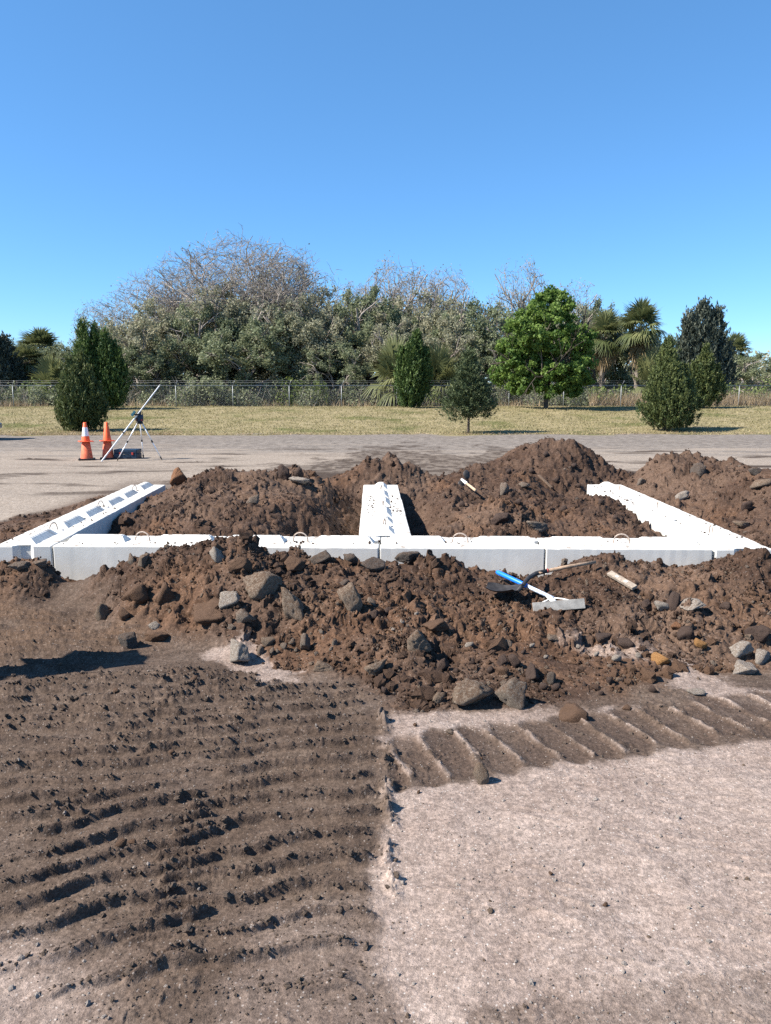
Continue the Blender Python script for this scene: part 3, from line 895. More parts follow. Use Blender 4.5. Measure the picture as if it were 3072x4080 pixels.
BIG = [
 (514, 1416, 53, 50, 'pale', 'large rounded pale grey rock at the left foot of the tall mound'),
 (659, 1395, 26, 38, 'grey', 'upright grey stone with a dark side at the mound foot'),
 (582, 1384, 36, 22, 'tan', 'tan oblong stone just above the row of small grey stones'),
 (470, 1201, 30, 38, 'pale', 'pale upright stone near the crest of the tall mound'),
 (517, 1229, 52, 36, 'brown', 'reddish slab with grey underside below the crest of the tall mound'),
 (567, 1268, 78, 54, 'tan', 'broad tan slab with a pale lower edge, middle of the tall mound'),
 (447, 1326, 92, 56, 'brown', 'big brown slab over a black hollow, lower left of the mound'),
 (495, 1300, 46, 38, 'pale', 'long pale stone tilted down to the right on the tall mound'),
 (527, 1340, 50, 34, 'grey', 'grey slab leaning over a dark gap, right of the big brown slab'),
 (637, 1310, 66, 74, 'tan', 'largest tan brown boulder on the right flank of the tall mound'),
 (757, 1292, 48, 64, 'tan', 'tall tan grey boulder on the slope right of the tall mound'),
 (744, 1260, 26, 16, 'slate', 'small dark stone resting on top of the tall tan grey boulder'),
 (804, 1302, 24, 18, 'grey', 'lone grey stone right of the tall tan grey boulder'),
 (637, 1222, 48, 34, 'brown', 'brown block of soil rock at the right shoulder of the tall mound'),
 (692, 1207, 68, 28, 'slate', 'dark grey slab against the front wall left of the wall joint'),
 (756, 1209, 38, 30, 'slate', 'dark pointed stone against the front wall, next to the dark slab'),
 (804, 1223, 58, 34, 'slate', 'dark rounded boulder below the wall joint'),
 (886, 1207, 62, 32, 'slate', 'dark domed boulder against the front wall right of the wall joint'),
 (699, 1441, 48, 22, 'tan', 'flat tan stone low on the mound foot, second rock left of the dark mud edge'),
 (816, 1446, 58, 32, 'tan', 'tan stone with a grey broken side at the mound foot'),
 (838, 1324, 24, 15, 'dark', 'dark reddish stone at mid slope below the wall joint'),
 (810, 1334, 28, 24, 'dark', 'dark brown stone below the lone grey stone'),
 (1018, 1512, 97, 46, 'tan', 'long rust and tan boulder at the edge of the pale shell'),
 (1103, 1506, 72, 58, 'grey', 'square grey block of rock with a tan top'),
 (950, 1516, 28, 26, 'tan', 'small tan stone touching the left end of the long rust boulder'),
 (1238, 1545, 68, 34, 'brown', 'dark topped flat rock alone on the pale shell'),
 (1040, 1679, 26, 44, 'tan', 'upright tan stone standing alone at the edge of the track marks'),
 (907, 1387, 62, 44, 'tan', 'broad tan slab at mid slope, above the dark brown stones'),
 (940, 1361, 62, 26, 'brown', 'flat brown slab directly above the broad tan slab'),
 (1152, 1460, 42, 36, 'dark', 'round dark brown rock above the square grey block'),
 (1193, 1467, 28, 30, 'slate', 'dark grey stone right of the round dark brown rock'),
 (957, 1437, 34, 27, 'dark', 'dark brown stone right below the broad tan slab'),
 (1112, 1433, 28, 28, 'dark', 'dark brown stone above the round dark brown rock'),
 (1084, 1428, 30, 26, 'dark', 'dark brown stone left of its look-alike above the round rock'),
 (1086, 1457, 32, 22, 'brown', 'brown stone left of the round dark brown rock'),
 (1095, 1392, 24, 16, 'grey', 'grey stone alone at mid slope below the shovel blade'),
 (1197, 1381, 28, 14, 'grey', 'flat grey stone below the metal rake head'),
 (976, 1586, 26, 10, 'grey', 'flat grey stone lying on the pale shell near the dark pads'),
 (1516, 1398, 26, 20, 'orange', 'bright orange stone on the right hand slope'),
 (1431, 1431, 40, 22, 'orange', 'larger flat orange brown stone at the upper edge of the pale rubble'),
 (1484, 1374, 34, 30, 'dark', 'dark brown rock just above the bright orange stone'),
 (1461, 1358, 22, 16, 'rust', 'rust coloured stone upper left of the dark brown rock'),
 (1306, 1382, 38, 15, 'dark', 'flat dark stone, left of the pair below the board'),
 (1352, 1393, 34, 20, 'dark', 'flat dark stone, right of the pair below the board'),
 (1642, 1373, 46, 32, 'dark', 'big dark brown rock at the right edge of the picture'),
 (1406, 1292, 26, 22, 'brown', 'brown rock right of the end of the wooden board'),
 (1458, 1299, 38, 34, 'dark', 'dark boulder above the long pale slab on the right slope'),
 (1398, 1314, 28, 17, 'dark', 'dark low stone left of the pale broken stone'),
 (1432, 1316, 36, 18, 'pale', 'pale broken stone below the dark boulder'),
 (1501, 1311, 56, 16, 'pale', 'long thin pale slab on the right slope'),
 (1569, 1313, 24, 20, 'dark', 'dark stone right of the long thin pale slab'),
 (1604, 1410, 52, 32, 'pale', 'white chalky lump, upper left of the cluster at the right edge'),
 (1649, 1424, 40, 28, 'pale', 'white chalky lump, rightmost of the cluster at the right edge'),
 (1612, 1447, 50, 28, 'pale', 'white chalky lump, lowest of the cluster at the right edge'),
 (1504, 1499, 38, 13, 'pale', 'flat pale slab in the strip of pale rubble'),
 (275, 1390, 42, 30, 'slate', 'dark square rock lying in the long shadow on the left'),
 (361, 1292, 40, 48, 'brown', 'brown upright rock on the left flank of the tall mound'),
 (290, 1292, 60, 38, 'brown', 'brown slab at the left end of the tall mound'),
 (220, 1327, 28, 34, 'tan', 'leaning tan stone at the very left of the mound foot'),
 (267, 1330, 32, 28, 'brown', 'brown rock right of the leaning tan stone'),
 (333, 1352, 25, 18, 'pale', 'small pale stone low on the left flank of the mound'),
 (337, 1381, 52, 22, 'brown', 'flat brown slab over a dark hollow above the long shadow'),
 (233, 1212, 26, 22, 'grey', 'grey stone against the front wall, leftmost of three'),
 (287, 1210, 20, 22, 'grey', 'grey stone against the front wall, middle of three'),
 (310, 1211, 28, 26, 'tan', 'tan grey stone against the front wall, rightmost of three'),
 (198, 1226, 36, 16, 'brown', 'flat brown stone lower left of the three stones by the wall'),
 (40, 1229, 42, 18, 'grey', 'grey flat stone on the clump at the left edge'),
 (84, 1224, 32, 16, 'grey', 'grey stone on the clump, right of the flat one'),
 (382, 1033, 42, 36, 'rust', 'rust coloured boulder at the far end of the left wall'),
 (547, 1078, 27, 20, 'grey', 'grey stone on the face of the left bay heap'),
 (614, 1022, 22, 36, 'dark', 'dark upright clod, left of two on the crest of the left heap'),
 (645, 1024, 26, 30, 'dark', 'dark upright clod, right of two on the crest of the left heap'),
 (648, 1041, 46, 12, 'pale', 'thin grey slab below the two upright clods'),
 (1163, 1142, 50, 22, 'grey', 'grey slab low in the right bay behind the front wall'),
 (1082, 1124, 44, 26, 'dark', 'dark slab of soil in the right bay'),
 (1088, 1058, 26, 28, 'grey', 'dark hollowed grey rock in the middle of the right bay'),
 (1131, 1050, 30, 14, 'grey', 'flat grey stone right of the hollowed rock in the right bay'),
 (1511, 1018, 32, 26, 'slate', 'dark grey rock on the crest of the outer right heap'),
 (1634, 1020, 28, 16, 'slate', 'dark rock on the skyline at the far right edge'),
 (1388, 1041, 22, 14, 'grey', 'grey stone at the left foot of the outer right heap'),
 (1649, 1048, 38, 18, 'tan', 'tan rock below the skyline rock at the right edge'),
 (1477, 1071, 32, 18, 'pale', 'pale stone on the slope beside the right wall'),
 (1617, 1094, 28, 20, 'dark', 'dark rock at mid height of the outer right slope'),
 (1607, 1136, 34, 14, 'tan', 'tan flat rock beside the right wall near the front corner'),
]
for i, (vx, vy, w, h, kd, lab) in enumerate(BIG):
    put_rock(i, vx, vy, w, h, kd, lab, sink=.18 if (vx, vy) in ((514, 1416), (1040, 1679), (1018, 1512), (1103, 1506), (275, 1390), (659, 1395), (1431, 1431), (1516, 1398)) else .42)

# small look-alike stones
share = {}
def small(kd, i):
    key = (kd, i % 3)
    if key not in share:
        me = rock_mesh(900 + 10 * list(ROCK).index(kd) + i % 3, 2, 9, .06); me.materials.append(ROCK[kd]); share[key] = me
    return share[key]
SMALL = [('grey', 'small grey stone in the row at the foot of the tall mound', 'small grey stones at the mound foot',
          ((563, 1409, 20, 18), (631, 1391, 14, 13), (614, 1403, 16, 14), (586, 1410, 14, 13), (601, 1412, 11, 11), (722, 1391, 14, 15), (640, 1408, 10, 9), (700, 1380, 10, 9), (715, 1404, 9, 8), (683, 1413, 10, 9))),
         ('dark', 'small dark stone among the rocks above the pale shell', 'small dark stones above the shell',
          ((1177, 1485, 22, 14), (1202, 1491, 20, 14), (831, 1494, 18, 15), (1413, 1493, 18, 14), (1318, 1473, 19, 16), (1060, 1450, 16, 13), (1020, 1430, 14, 12), (985, 1450, 14, 11), (1130, 1410, 13, 11), (1300, 1500, 13, 10), (1262, 1480, 12, 10), (1345, 1470, 13, 10))),
         ('pale', 'small pale stone scattered on the slope below the tools', 'small pale stones below the tools',
          ((1014, 1394, 20, 12), (1333, 1427, 20, 14), (1060, 1400, 11, 8), (1150, 1400, 12, 9), (1250, 1400, 10, 8), (1290, 1415, 13, 9), (1180, 1420, 11, 9), (1380, 1420, 13, 10), (900, 1330, 10, 8), (870, 1350, 12, 9), (850, 1365, 10, 8))),
         ('brown', 'small brown clod fallen onto the packed ground', 'small clods on packed ground',
          ((897, 1570, 10, 8), (1355, 1531, 19, 12), (1040, 1640, 8, 6), (905, 1712, 8, 7), (1190, 1890, 9, 7), (1700 / 1.3, 1960, 10, 7), (370, 1640, 16, 10), (260, 1830, 22, 14), (285, 1823, 20, 12), (560, 1600, 16, 9), (250, 1505, 18, 10), (420, 1480, 18, 12))),
         ('dark', 'small dark clod on the right bay heap', 'small clods on the right heap',
          ((1180, 985, 14, 11), (1240, 1010, 14, 10), (1150, 1020, 16, 12), (1100, 1020, 14, 11), (1200, 1040, 15, 11), (1250, 1050, 14, 10), (1120, 1090, 16, 12), (1220, 1100, 15, 12), (1300, 1090, 13, 11), (1000, 1090, 15, 12), (1330, 1120, 14, 10)))]
n_ = 0
ORD = ('leftmost', 'second from left', 'third from left', 'fourth from left', 'fifth from left', 'sixth from left', 'sixth from right', 'fifth from right', 'fourth from right', 'third from right', 'second from right', 'rightmost')
for kd, lab0, grp, spots in SMALL:
    spots = sorted(spots); m_ = len(spots)
    for q_, s_ in enumerate(spots):
        n_ += 1
        lab = lab0 + ', ' + (ORD[q_] if q_ < 6 else ORD[12 - m_ + q_])
        put_rock(500 + n_, *s_, kd, lab, grp, .3, small(kd, n_), 'clod' if 'clod' in lab else 'stone')

# crumbs that nobody could count: points carrying instanced clods
def clod_group():
    ng = bpy.data.node_groups.new('scatter_clods', 'GeometryNodeTree')
    ng.interface.new_socket('Geometry', in_out='INPUT', socket_type='NodeSocketGeometry')
    ng.interface.new_socket('Material', in_out='INPUT', socket_type='NodeSocketMaterial')
    ng.interface.new_socket('Geometry', in_out='OUTPUT', socket_type='NodeSocketGeometry')
    N = ng.nodes; Lk = ng.links
    gi = N.new('NodeGroupInput'); go = N.new('NodeGroupOutput')
    sp = N.new('GeometryNodeMeshIcoSphere'); sp.inputs['Radius'].default_value = 1; sp.inputs['Subdivisions'].default_value = 2
    ps = N.new('GeometryNodeSetPosition')
    nz = N.new('ShaderNodeTexNoise'); nz.inputs['Scale'].default_value = 1.6; nz.inputs['Detail'].default_value = 2
    sub = N.new('ShaderNodeVectorMath'); sub.operation = 'SUBTRACT'; sub.inputs[1].default_value = (.5, .5, .5)
    sc = N.new('ShaderNodeVectorMath'); sc.operation = 'SCALE'; sc.inputs['Scale'].default_value = 2.0
    Lk.new(nz.outputs['Color'], sub.inputs[0]); Lk.new(sub.outputs[0], sc.inputs[0]); Lk.new(sc.outputs[0], ps.inputs['Offset'])
    Lk.new(sp.outputs['Mesh'], ps.inputs['Geometry'])
    sm = N.new('GeometryNodeSetMaterial'); Lk.new(ps.outputs[0], sm.inputs[0]); Lk.new(gi.outputs['Material'], sm.inputs['Material'])
    mp = N.new('GeometryNodeMeshToPoints'); Lk.new(gi.outputs['Geometry'], mp.inputs[0])
    a1 = N.new('GeometryNodeInputNamedAttribute'); a1.data_type = 'FLOAT_VECTOR'; a1.inputs[0].default_value = 'rot'
    a2 = N.new('GeometryNodeInputNamedAttribute'); a2.data_type = 'FLOAT_VECTOR'; a2.inputs[0].default_value = 'scl'
    io = N.new('GeometryNodeInstanceOnPoints')
    Lk.new(mp.outputs[0], io.inputs['Points']); Lk.new(sm.outputs[0], io.inputs['Instance'])
    Lk.new(a1.outputs[0], io.inputs['Rotation']); Lk.new(a2.outputs[0], io.inputs['Scale'])
    Lk.new(io.outputs[0], go.inputs[0])
    return ng
CLODS = clod_group()
def scatter(name, P, S, m, label, seed=0, flat=.75):
    rs = np.random.RandomState(seed)
    me = make_mesh(name, P, [])if False else bpy.data.meshes.new(name)
    me.vertices.add(len(P)); me.vertices.foreach_set('co', np.asarray(P, np.float32).ravel())
    at = me.attributes.new('rot', 'FLOAT_VECTOR', 'POINT'); at.data.foreach_set('vector', rs.uniform(0, 6.28, (len(P), 3)).astype(np.float32).ravel())
    sc = np.asarray(S)[:, None] * rs.uniform(.65, 1.25, (len(P), 3)); sc[:, 2] *= flat
    at = me.attributes.new('scl', 'FLOAT_VECTOR', 'POINT'); at.data.foreach_set('vector', sc.astype(np.float32).ravel())
    me.update()
    o = add(name, me)
    md = o.modifiers.new('scatter', 'NODES'); md.node_group = CLODS
    md[[i.identifier for i in CLODS.interface.items_tree if i.name == 'Material'][0]] = m
    tag(o, label, None, None, 'stuff')
    return o

rs = np.random.RandomState(3)
def sample(n, d0, d1, u=.62):
    d = d0 * (d1 / d0) ** rs.rand(n)
    x = (rs.rand(n) * 2 - 1) * (u * d + .5) + d * math.tan(YAW)
    return x, d
def sizes(n, lo, hi, a=2.2):
    q = rs.rand(n)
    return lo * (1 - q * (1 - (lo / hi) ** a)) ** (-1 / a)
x, y = sample(105000, 4.3, 18, .57)
S = surface(x, y)
clump = sstep(-.35, .5, fbm(x * 1.3, y * 1.3, 3, 200))
okm = (S['loose'] > .6) & (rs.rand(len(x)) < .12 + .88 * clump)
for P_ in WALLS: okm &= poly_sd(x, y, P_) < -.03
x, y, h_ = x[okm], y[okm], S['h'][okm]; ru = S['rust'][okm]
sz = sizes(len(x), .006, .04, 2.6)
P3 = np.stack([x, y, h_ + sz * .1], 1)
pick = rs.rand(len(x))
near = y < 8.2
selr = (pick < .72) & (ru > .45) ; selb = (pick < .84) & ~selr
selg = pick > .93; selp = ~(selr | selb | selg)
for nm, sel, kd, lab in (('soil_clods', selb, 'soil', 'dark brown crumbs of soil all over the heaps'), ('soil_clods', selr, 'soilr', 'reddish brown crumbs of soil over the front mound'),
                        ('gravel', selg, 'grey', 'grey gravel bits strewn over the heaps'), ('gravel', selp & near, 'tan', 'tan gravel bits strewn over the front mound')):
    scatter(nm, P3[sel], sz[sel], ROCK[kd], lab, 5)
# bigger broken lumps, half buried
x, y = sample(9000, 4.6, 17)
S = surface(x, y)
okm = (S['loose'] > .7) & (rs.rand(len(x)) < 0.02 + .98 * sstep(.0, .55, fbm(x * .9 + 4, y * .9, 3, 210)))
okm &= ~((x > .9) & (x < 2.7) & (y > 6.6) & (y < 7.7)) & (rs.rand(len(x)) < .62)
for P_ in WALLS: okm &= poly_sd(x, y, P_) < -.12
x, y, h_, ru = x[okm], y[okm], S['h'][okm], S['rust'][okm]
sz = sizes(len(x), .028, .10, 2.6)
P3 = np.stack([x, y, h_ - sz * .1], 1)
for sel, kd, lab in ((ru > .5, 'soilr', 'reddish broken lumps of soil half buried in the front mound'), (ru <= .5, 'soil', 'dark broken lumps of soil half buried in the heaps')):
    scatter('soil_lumps', P3[sel], sz[sel], ROCK[kd], lab, 8, .8)
# crumbs on the packed ground: along track ridges, thin elsewhere
x, y = sample(80000, 1.7, 6.6, .56)
S = surface(x, y)
e = .01
prom = S['h'] - .5 * (H1(x, y + .05) + H1(x, y - .05))
okm = (S['loose'] < .5) & (rs.rand(len(x)) < np.where(prom > .006, .35, .13) * (1 - .45 * S['pale']))
x, y, h_, pl = x[okm], y[okm], S['h'][okm], S['pale'][okm]
sz = sizes(len(x), .0028, .018, 2.7)
P3 = np.stack([x, y, h_ + sz * .1], 1)
MUD = rock_mat('dried_mud', (.135, .10, .078), (.20, .152, .122), (.17, .13, .10), .4)
q = rs.rand(len(x))
onp = pl > .4
scatter('mud_crumbs', P3[(q < .85) & ~onp], sz[(q < .85) & ~onp], MUD, 'crumbs of dried mud along the track ridges', 6)
SHELLG = rock_mat('shell_gravel', (.42, .36, .31), (.56, .50, .45), (.4, .33, .29), .5)
sel = (q >= .85) | (onp & (q > .12))
scatter('gravel', P3[onp & (q <= .12)], sz[onp & (q <= .12)], ROCK['tan'], 'tan grit lying on the pale shell', 9)
scatter('gravel', P3[sel], sz[sel] * .75, SHELLG, 'pale shell gravel scattered over the packed ground', 7)

# extra crumbs broken off along the grouser ridges
n_ = 45000
x = rs.uniform(-2.7, .12, n_); y = rs.uniform(2.15, 5.5, n_)
S = surface(x, y); prom = S['h'] - .5 * (H1(x, y + .05) + H1(x, y - .05))
okm = (prom > .005) & (S['loose'] < .4) & (np.abs(x) < .56 * y + .3) & (rs.rand(n_) < .35)
sz = sizes(int(okm.sum()), .004, .017, 2.3)
scatter('mud_crumbs', np.stack([x[okm], y[okm], S['h'][okm] + sz * .15], 1), sz, MUD, 'lumps of mud broken off along the grouser ridges', 12)
# soil spilled on the tops of the blocks
xs, ys = [], []
for a, b, n_ in (((-3.6, 9.4), (-4.05, 11.2), 70), ((-3.9, 8.4), (-4.1, 13.4), 90), ((-2.2, 8.35), (-.9, 8.75), 110), ((-3.4, 8.3), (3.6, 8.45), 120), ((-.1, 10.2), (.4, 12.2), 110), ((3.9, 8.2), (4.3, 13.4), 120), ((3.7, 11.0), (3.95, 13.0), 60)):
    t_ = rs.rand(n_)
    cxx = a[0] + (b[0] - a[0]) * rs.rand(n_); cyy = a[1] + (b[1] - a[1]) * t_
    xs.append(cxx); ys.append(cyy)
x = np.concatenate(xs); y = np.concatenate(ys)
okm = np.zeros(len(x), bool)
for P_ in WALLS: okm |= poly_sd(x, y, P_) > .03
x, y = x[okm], y[okm]
sz = sizes(len(x), .006, .024, 2.4)
scatter('soil_clods', np.stack([x, y, np.full(len(x), TOP) + sz * .25], 1), sz, ROCK['soil'], 'crumbs of soil spilled on the tops of the blocks', 13)

# ------------------------------------------------------------------ vegetation builders
def unit(v): 
    return v / (np.linalg.norm(v, axis=-1, keepdims=True) + 1e-9)

def leaf_quads(C, size, rs, long=1.6, up=None, jit=1.0):
    """rhombic leaves at points C"""
    n = len(C)
    a = unit(rs.normal(size=(n, 3)) if up is None else up + jit * rs.normal(size=(n, 3)))
    b = unit(np.cross(a, rs.normal(size=(n, 3))))
    s = (size * rs.uniform(.7, 1.3, n))[:, None]
    V = np.stack([C - a * s * long * .5, C + b * s * .5, C + a * s * long * .5, C - b * s * .5], 1).reshape(-1, 3)
    F = np.arange(n * 4).reshape(-1, 4)
    return V, F

class Veg:
    def __init__(s): s.V = []; s.F = []; s.T = []; s.n = 0
    def put(s, V, F, tint=0.5):
        s.V.append(V); s.F.append(np.asarray(F) + s.n)
        s.T.append(np.broadcast_to(np.asarray(tint, float), (len(V),)) if np.ndim(tint) else np.full(len(V), tint)); s.n += len(V)
    def mesh(s, name, smooth=False):
        return make_mesh(name, np.concatenate(s.V), s.F, smooth, {'tint': np.concatenate(s.T)})

def skeleton(seed, trunk_h=2.0, trunk_r=.3, n_main=6, levels=4, length=5.0, ratio=.62, gnarl=.22, spread=.8, up=.06, kids=(5, 4, 4, 3), tilt0=.75, fork=None):
    """limb segments (p0, p1, r0, r1, level) and the twig tips"""
    rnd = random.Random(seed)
    segs = []; tips = []
    def nv(): return Vector((rnd.gauss(0, 1), rnd.gauss(0, 1), rnd.gauss(0, 1)))
    def branch(p, d, L, r, lev):
        n = max(3, int(L / (.45 if lev < 2 else .28)))
        n = min(n, 9)
        st = L / n
        pts = [p.copy()]
        rr = [r]
        for i in range(n):
            d = (d + nv() * gnarl * (.55 + .25 * lev) + Vector((0, 0, up))).normalized()
            p = p + d * st
            r1 = r * (1 - .62 * (i + 1) / n)
            segs.append((pts[-1][:], p[:], rr[-1], r1, lev))
            pts.append(p.copy()); rr.append(r1)
        if lev >= levels:
            tips.append((p[:], d[:])); tips.append((pts[len(pts) // 2][:], d[:]))
            return
        k = kids[min(lev, len(kids) - 1)]
        for j in range(k):
            t = .3 + .7 * (j + rnd.random()) / k
            i = min(n, max(1, int(t * n)))
            q = pts[i]
            dd = (pts[i] - pts[i - 1]).normalized()
            s = nv(); s = (s - dd * s.dot(dd)).normalized()
            nd = (dd * math.cos(spread) + s * math.sin(spread) * rnd.uniform(.7, 1.15) + Vector((0, 0, .12))).normalized()
            branch(q, nd, L * ratio * rnd.uniform(.75, 1.2), max(rr[i] * .70, .010), lev + 1)
    p = Vector((0, 0, -.3)); d = Vector((rnd.gauss(0, .08), rnd.gauss(0, .08), 1)).normalized()
    prev = p.copy(); r = trunk_r * 1.15
    for i in range(4):
        d = (d + nv() * .06).normalized()
        q = prev + d * (trunk_h + .3) / 4
        segs.append((prev[:], q[:], r, r * .95, 0)); prev = q; r *= .95
    for j in range(n_main):
        a = 2 * PI * (j + rnd.random() * .7) / n_main
        tl = tilt0 * rnd.uniform(.35, 1.2)
        nd = Vector((math.cos(a) * math.sin(tl), math.sin(a) * math.sin(tl), math.cos(tl)))
        branch(prev - d * rnd.uniform(0, trunk_h * .35), nd, length * rnd.uniform(.75, 1.2), r * rnd.uniform(.5, .75), 1)
    return segs, tips

BARK = simple('grey_bark', (.27, .235, .205), .9, 0, .35, 3, .3)
BARK_D = simple('dark_bark', (.085, .068, .055), .9, 0, .35, 4, .3)
LEAF_GREY = leaf_mat('grey_green_leaves', (0.181, 0.187, 0.118), (0.362, 0.345, 0.242), .35)  # grey-green leaves, colour lightened further in place of haze over the trees
LEAF_DARK = leaf_mat('dark_oak_leaves', (0.114, 0.140, 0.078), (0.254, 0.275, 0.161), .35)
LEAF_BRIGHT = leaf_mat('bright_oak_leaves', (0.061, 0.121, 0.025), (0.190, 0.268, 0.061), .35)
JUN_GREEN = leaf_mat('juniper_green', (0.023, 0.055, 0.016), (0.098, 0.143, 0.036), .1)
JUN_OLIVE = leaf_mat('juniper_olive', (0.029, 0.052, 0.018), (0.117, 0.137, 0.044), .1)
JUN_BLUE = leaf_mat('cedar_blue_green', (.030, .050, .022), (.105, .130, .058), .1)
JUN_DARK = leaf_mat('cedar_dark', (0.033, 0.051, 0.044), (0.099, 0.111, 0.081), .1)
PALM_LEAF = leaf_mat('palm_fronds', (0.052, 0.071, 0.026), (0.185, 0.194, 0.086), .2, .4, .45)
PALM_DRY = leaf_mat('dry_fronds', (.17, .12, .06), (.28, .21, .11), .15)
DRY = leaf_mat('dry_grass', (0.224, 0.163, 0.095), (0.396, 0.310, 0.198), .25)
GRASSL = leaf_mat('grass_blades', (0.161, 0.150, 0.062), (0.355, 0.296, 0.166), .25)
WEED = leaf_mat('weed_leaves', (0.065, 0.099, 0.022), (0.172, 0.206, 0.060), .3)
TWIG = simple('pale_twigs', (.24, .215, .19), .9, 0, .3, 3)

def tree_mesh_pair(seed, size, leaf, leaf_n, prof=None, **kw):
    """bare or leafy crown scaled to size = (spread, height); returns trunk mesh, crown mesh(es)"""
    rs = np.random.RandomState(seed)
    segs, tips = skeleton(seed, **kw)
    P0 = np.array([s[0] for s in segs]); P1 = np.array([s[1] for s in segs])
    R0 = np.array([s[2] for s in segs]); R1 = np.array([s[3] for s in segs]); lev = np.array([s[4] for s in segs])
    mx = np.percentile(P1, 97, axis=0); mn = np.percentile(P1, 3, axis=0)
    sx = size[0] / (mx[0] - mn[0]); sy = size[0] * .8 / (mx[1] - mn[1]); sz = size[1] / mx[2]
    off = np.array([(mx[0] + mn[0]) / 2, (mx[1] + mn[1]) / 2, 0])
    w = np.clip(np.stack([P0[:, 2], P1[:, 2]]) / 3, 0, 1)
    S = np.array([sx, sy, sz])
    P0 = (P0 - off * w[0][:, None]) * S; P1 = (P1 - off * w[1][:, None]) * S
    T = np.array([t[0] for t in tips]); T = (T - off * np.clip(T[:, 2:3] / 3, 0, 1)) * S
    def dome(Q): return (Q[:, 0] / (.54 * size[0])) ** 2 + (Q[:, 1] / (.50 * size[0])) ** 2 + (np.maximum(Q[:, 2] - .38 * size[1], 0) / (.64 * size[1])) ** 2
    edge_ = 1 + .16 * perlin(P1[:, 0] * .7, P1[:, 2] * .7 + P1[:, 1] * .4, seed)
    kp = dome(P1) < edge_
    P0, P1, R0, R1, lev = P0[kp], P1[kp], R0[kp], R1[kp], lev[kp]
    T = T[dome(T) < 1.0]
    th = Veg()
    big = lev <= 1
    V, F = tube_arrays(P0[big], P1[big], R0[big], R1[big], 7); th.put(V, F)
    V, F = tube_arrays(P0[lev == 2], P1[lev == 2], R0[lev == 2], R1[lev == 2], 4); th.put(V, F)
    fine = lev >= 3
    V, F = tube_arrays(P0[fine], P1[fine], np.maximum(R0[fine], .017), np.maximum(R1[fine], .010), 3); th.put(V, F)
    trunk = th.mesh('trunk', True)
    crown = None
    if leaf_n:
        zr = T[:, 2] / size[1]
        p = prof(zr, T) if prof else np.ones(len(T))
        p = p / p.sum()
        idx = rs.choice(len(T), leaf_n, p=p)
        C = T[idx] + rs.normal(size=(leaf_n, 3)) * leaf[1]
        lv = Veg(); V, F = leaf_quads(C, leaf[0], rs, 1.5)
        tint = np.clip(.42 + .16 * rs.normal(size=leaf_n) + .25 * perlin(C[:, 0] * .35, C[:, 2] * .35 + C[:, 1] * .2, seed + 3) + .35 * perlin(C[:, 0] * .8, C[:, 2] * .8 + C[:, 1] * .5, seed), 0, 1)
        lv.put(V, F, np.repeat(tint, 4)); crown = lv.mesh('crown')
    return trunk, crown

def plant(name, label, x, y, trunk, crown, bark, leafm, rotz=0, scale=(1, 1, 1), cat='tree', group=None, z=None):
    z = bank(np.array([float(y)]))[0] if z is None else z
    t = empty(name, label, cat, (x, y, z), (0, 0, rotz), group)
    t.scale = scale
    if trunk is not None: add('trunk', trunk, bark, t)
    if crown is not None: add('crown', crown, leafm, t)
    return t

def X_at(vx, y):      # lateral place of a layout column at distance y
    X, Y, Z = ray(vx, 850)
    return X / Y * y
def Z_at(vy, y):
    X, Y, Z = ray(833, vy)
    return CAM_H + Z / Y * y

# --- woods behind the fence: winter oaks, bare above, leafy below
kw_old = dict(trunk_h=2.2, trunk_r=.34, n_main=7, levels=5, length=4.6, ratio=.62, gnarl=.2, spread=.7, kids=(5, 5, 4, 4, 4))
low = lambda z, T: np.clip(1.1 - 1.8 * z, .004, 1)
thin = lambda z, T: np.clip(.9 - 1.2 * z, .02, 1)
oakA = tree_mesh_pair(11, (16, 13.2), (.12, .22), 11000, low, **kw_old)
oakB = tree_mesh_pair(23, (13, 12.0), (.12, .22), 10000, low, **dict(kw_old, length=4.2, tilt0=.6))
oakC = tree_mesh_pair(37, (8.5, 11.5), (.11, .2), 3500, thin, **dict(kw_old, trunk_h=3.2, n_main=5, length=4.4, tilt0=.42, kids=(4, 4, 4, 3, 3), gnarl=.22))
denseA = tree_mesh_pair(41, (9.5, 8.2), (.115, .17), 34000, None, **dict(kw_old, levels=4, trunk_h=1.0, trunk_r=.25, n_main=8, length=3.2, tilt0=1.15, up=.02, kids=(5, 4, 4, 3)))
denseB = tree_mesh_pair(53, (8.5, 7.4), (.115, .17), 32000, None, **dict(kw_old, levels=4, trunk_h=.8, trunk_r=.25, n_main=8, length=3.0, tilt0=1.25, up=.0, kids=(5, 4, 4, 3)))
def wood(mp, vx, y, top, width, label, leafm=LEAF_GREY, rot=0.0, name='oak_tree', group='winter oaks behind the fence', base=(1, 1), bark=BARK):
    x = X_at(vx, y); zb = bank(np.array([float(y)]))[0]
    h = Z_at(top, y) - zb
    return plant(name, label, x, y, mp[0], mp[1], bark, leafm, rot, (width / base[0], width / base[0], h / base[1]), 'tree', group)
A_, B_, C_, DA, DB = (16, 13.2), (13, 12), (8.5, 11.5), (9.5, 8.2), (8.5, 7.4)
wood(oakA, 505, 66, 503, 15, 'tallest winter oak with a broad bare twiggy crown, left of centre', base=A_)
wood(oakB, 655, 69, 535, 12, 'bare winter oak reaching right, just right of the tallest oak', base=B_, rot=.6)
wood(oakA, 345, 68, 585, 12.5, 'winter oak with drooping bare outline, left end of the wood', base=A_, rot=2.2)
wood(oakC, 860, 70, 552, 8.5, 'tall bare oak with several upright limbs, above the small fan palms', base=C_, rot=1.1)
wood(oakC, 960, 73, 575, 7, 'bare oak behind and right of the upright limbed one', base=C_, rot=3.3)
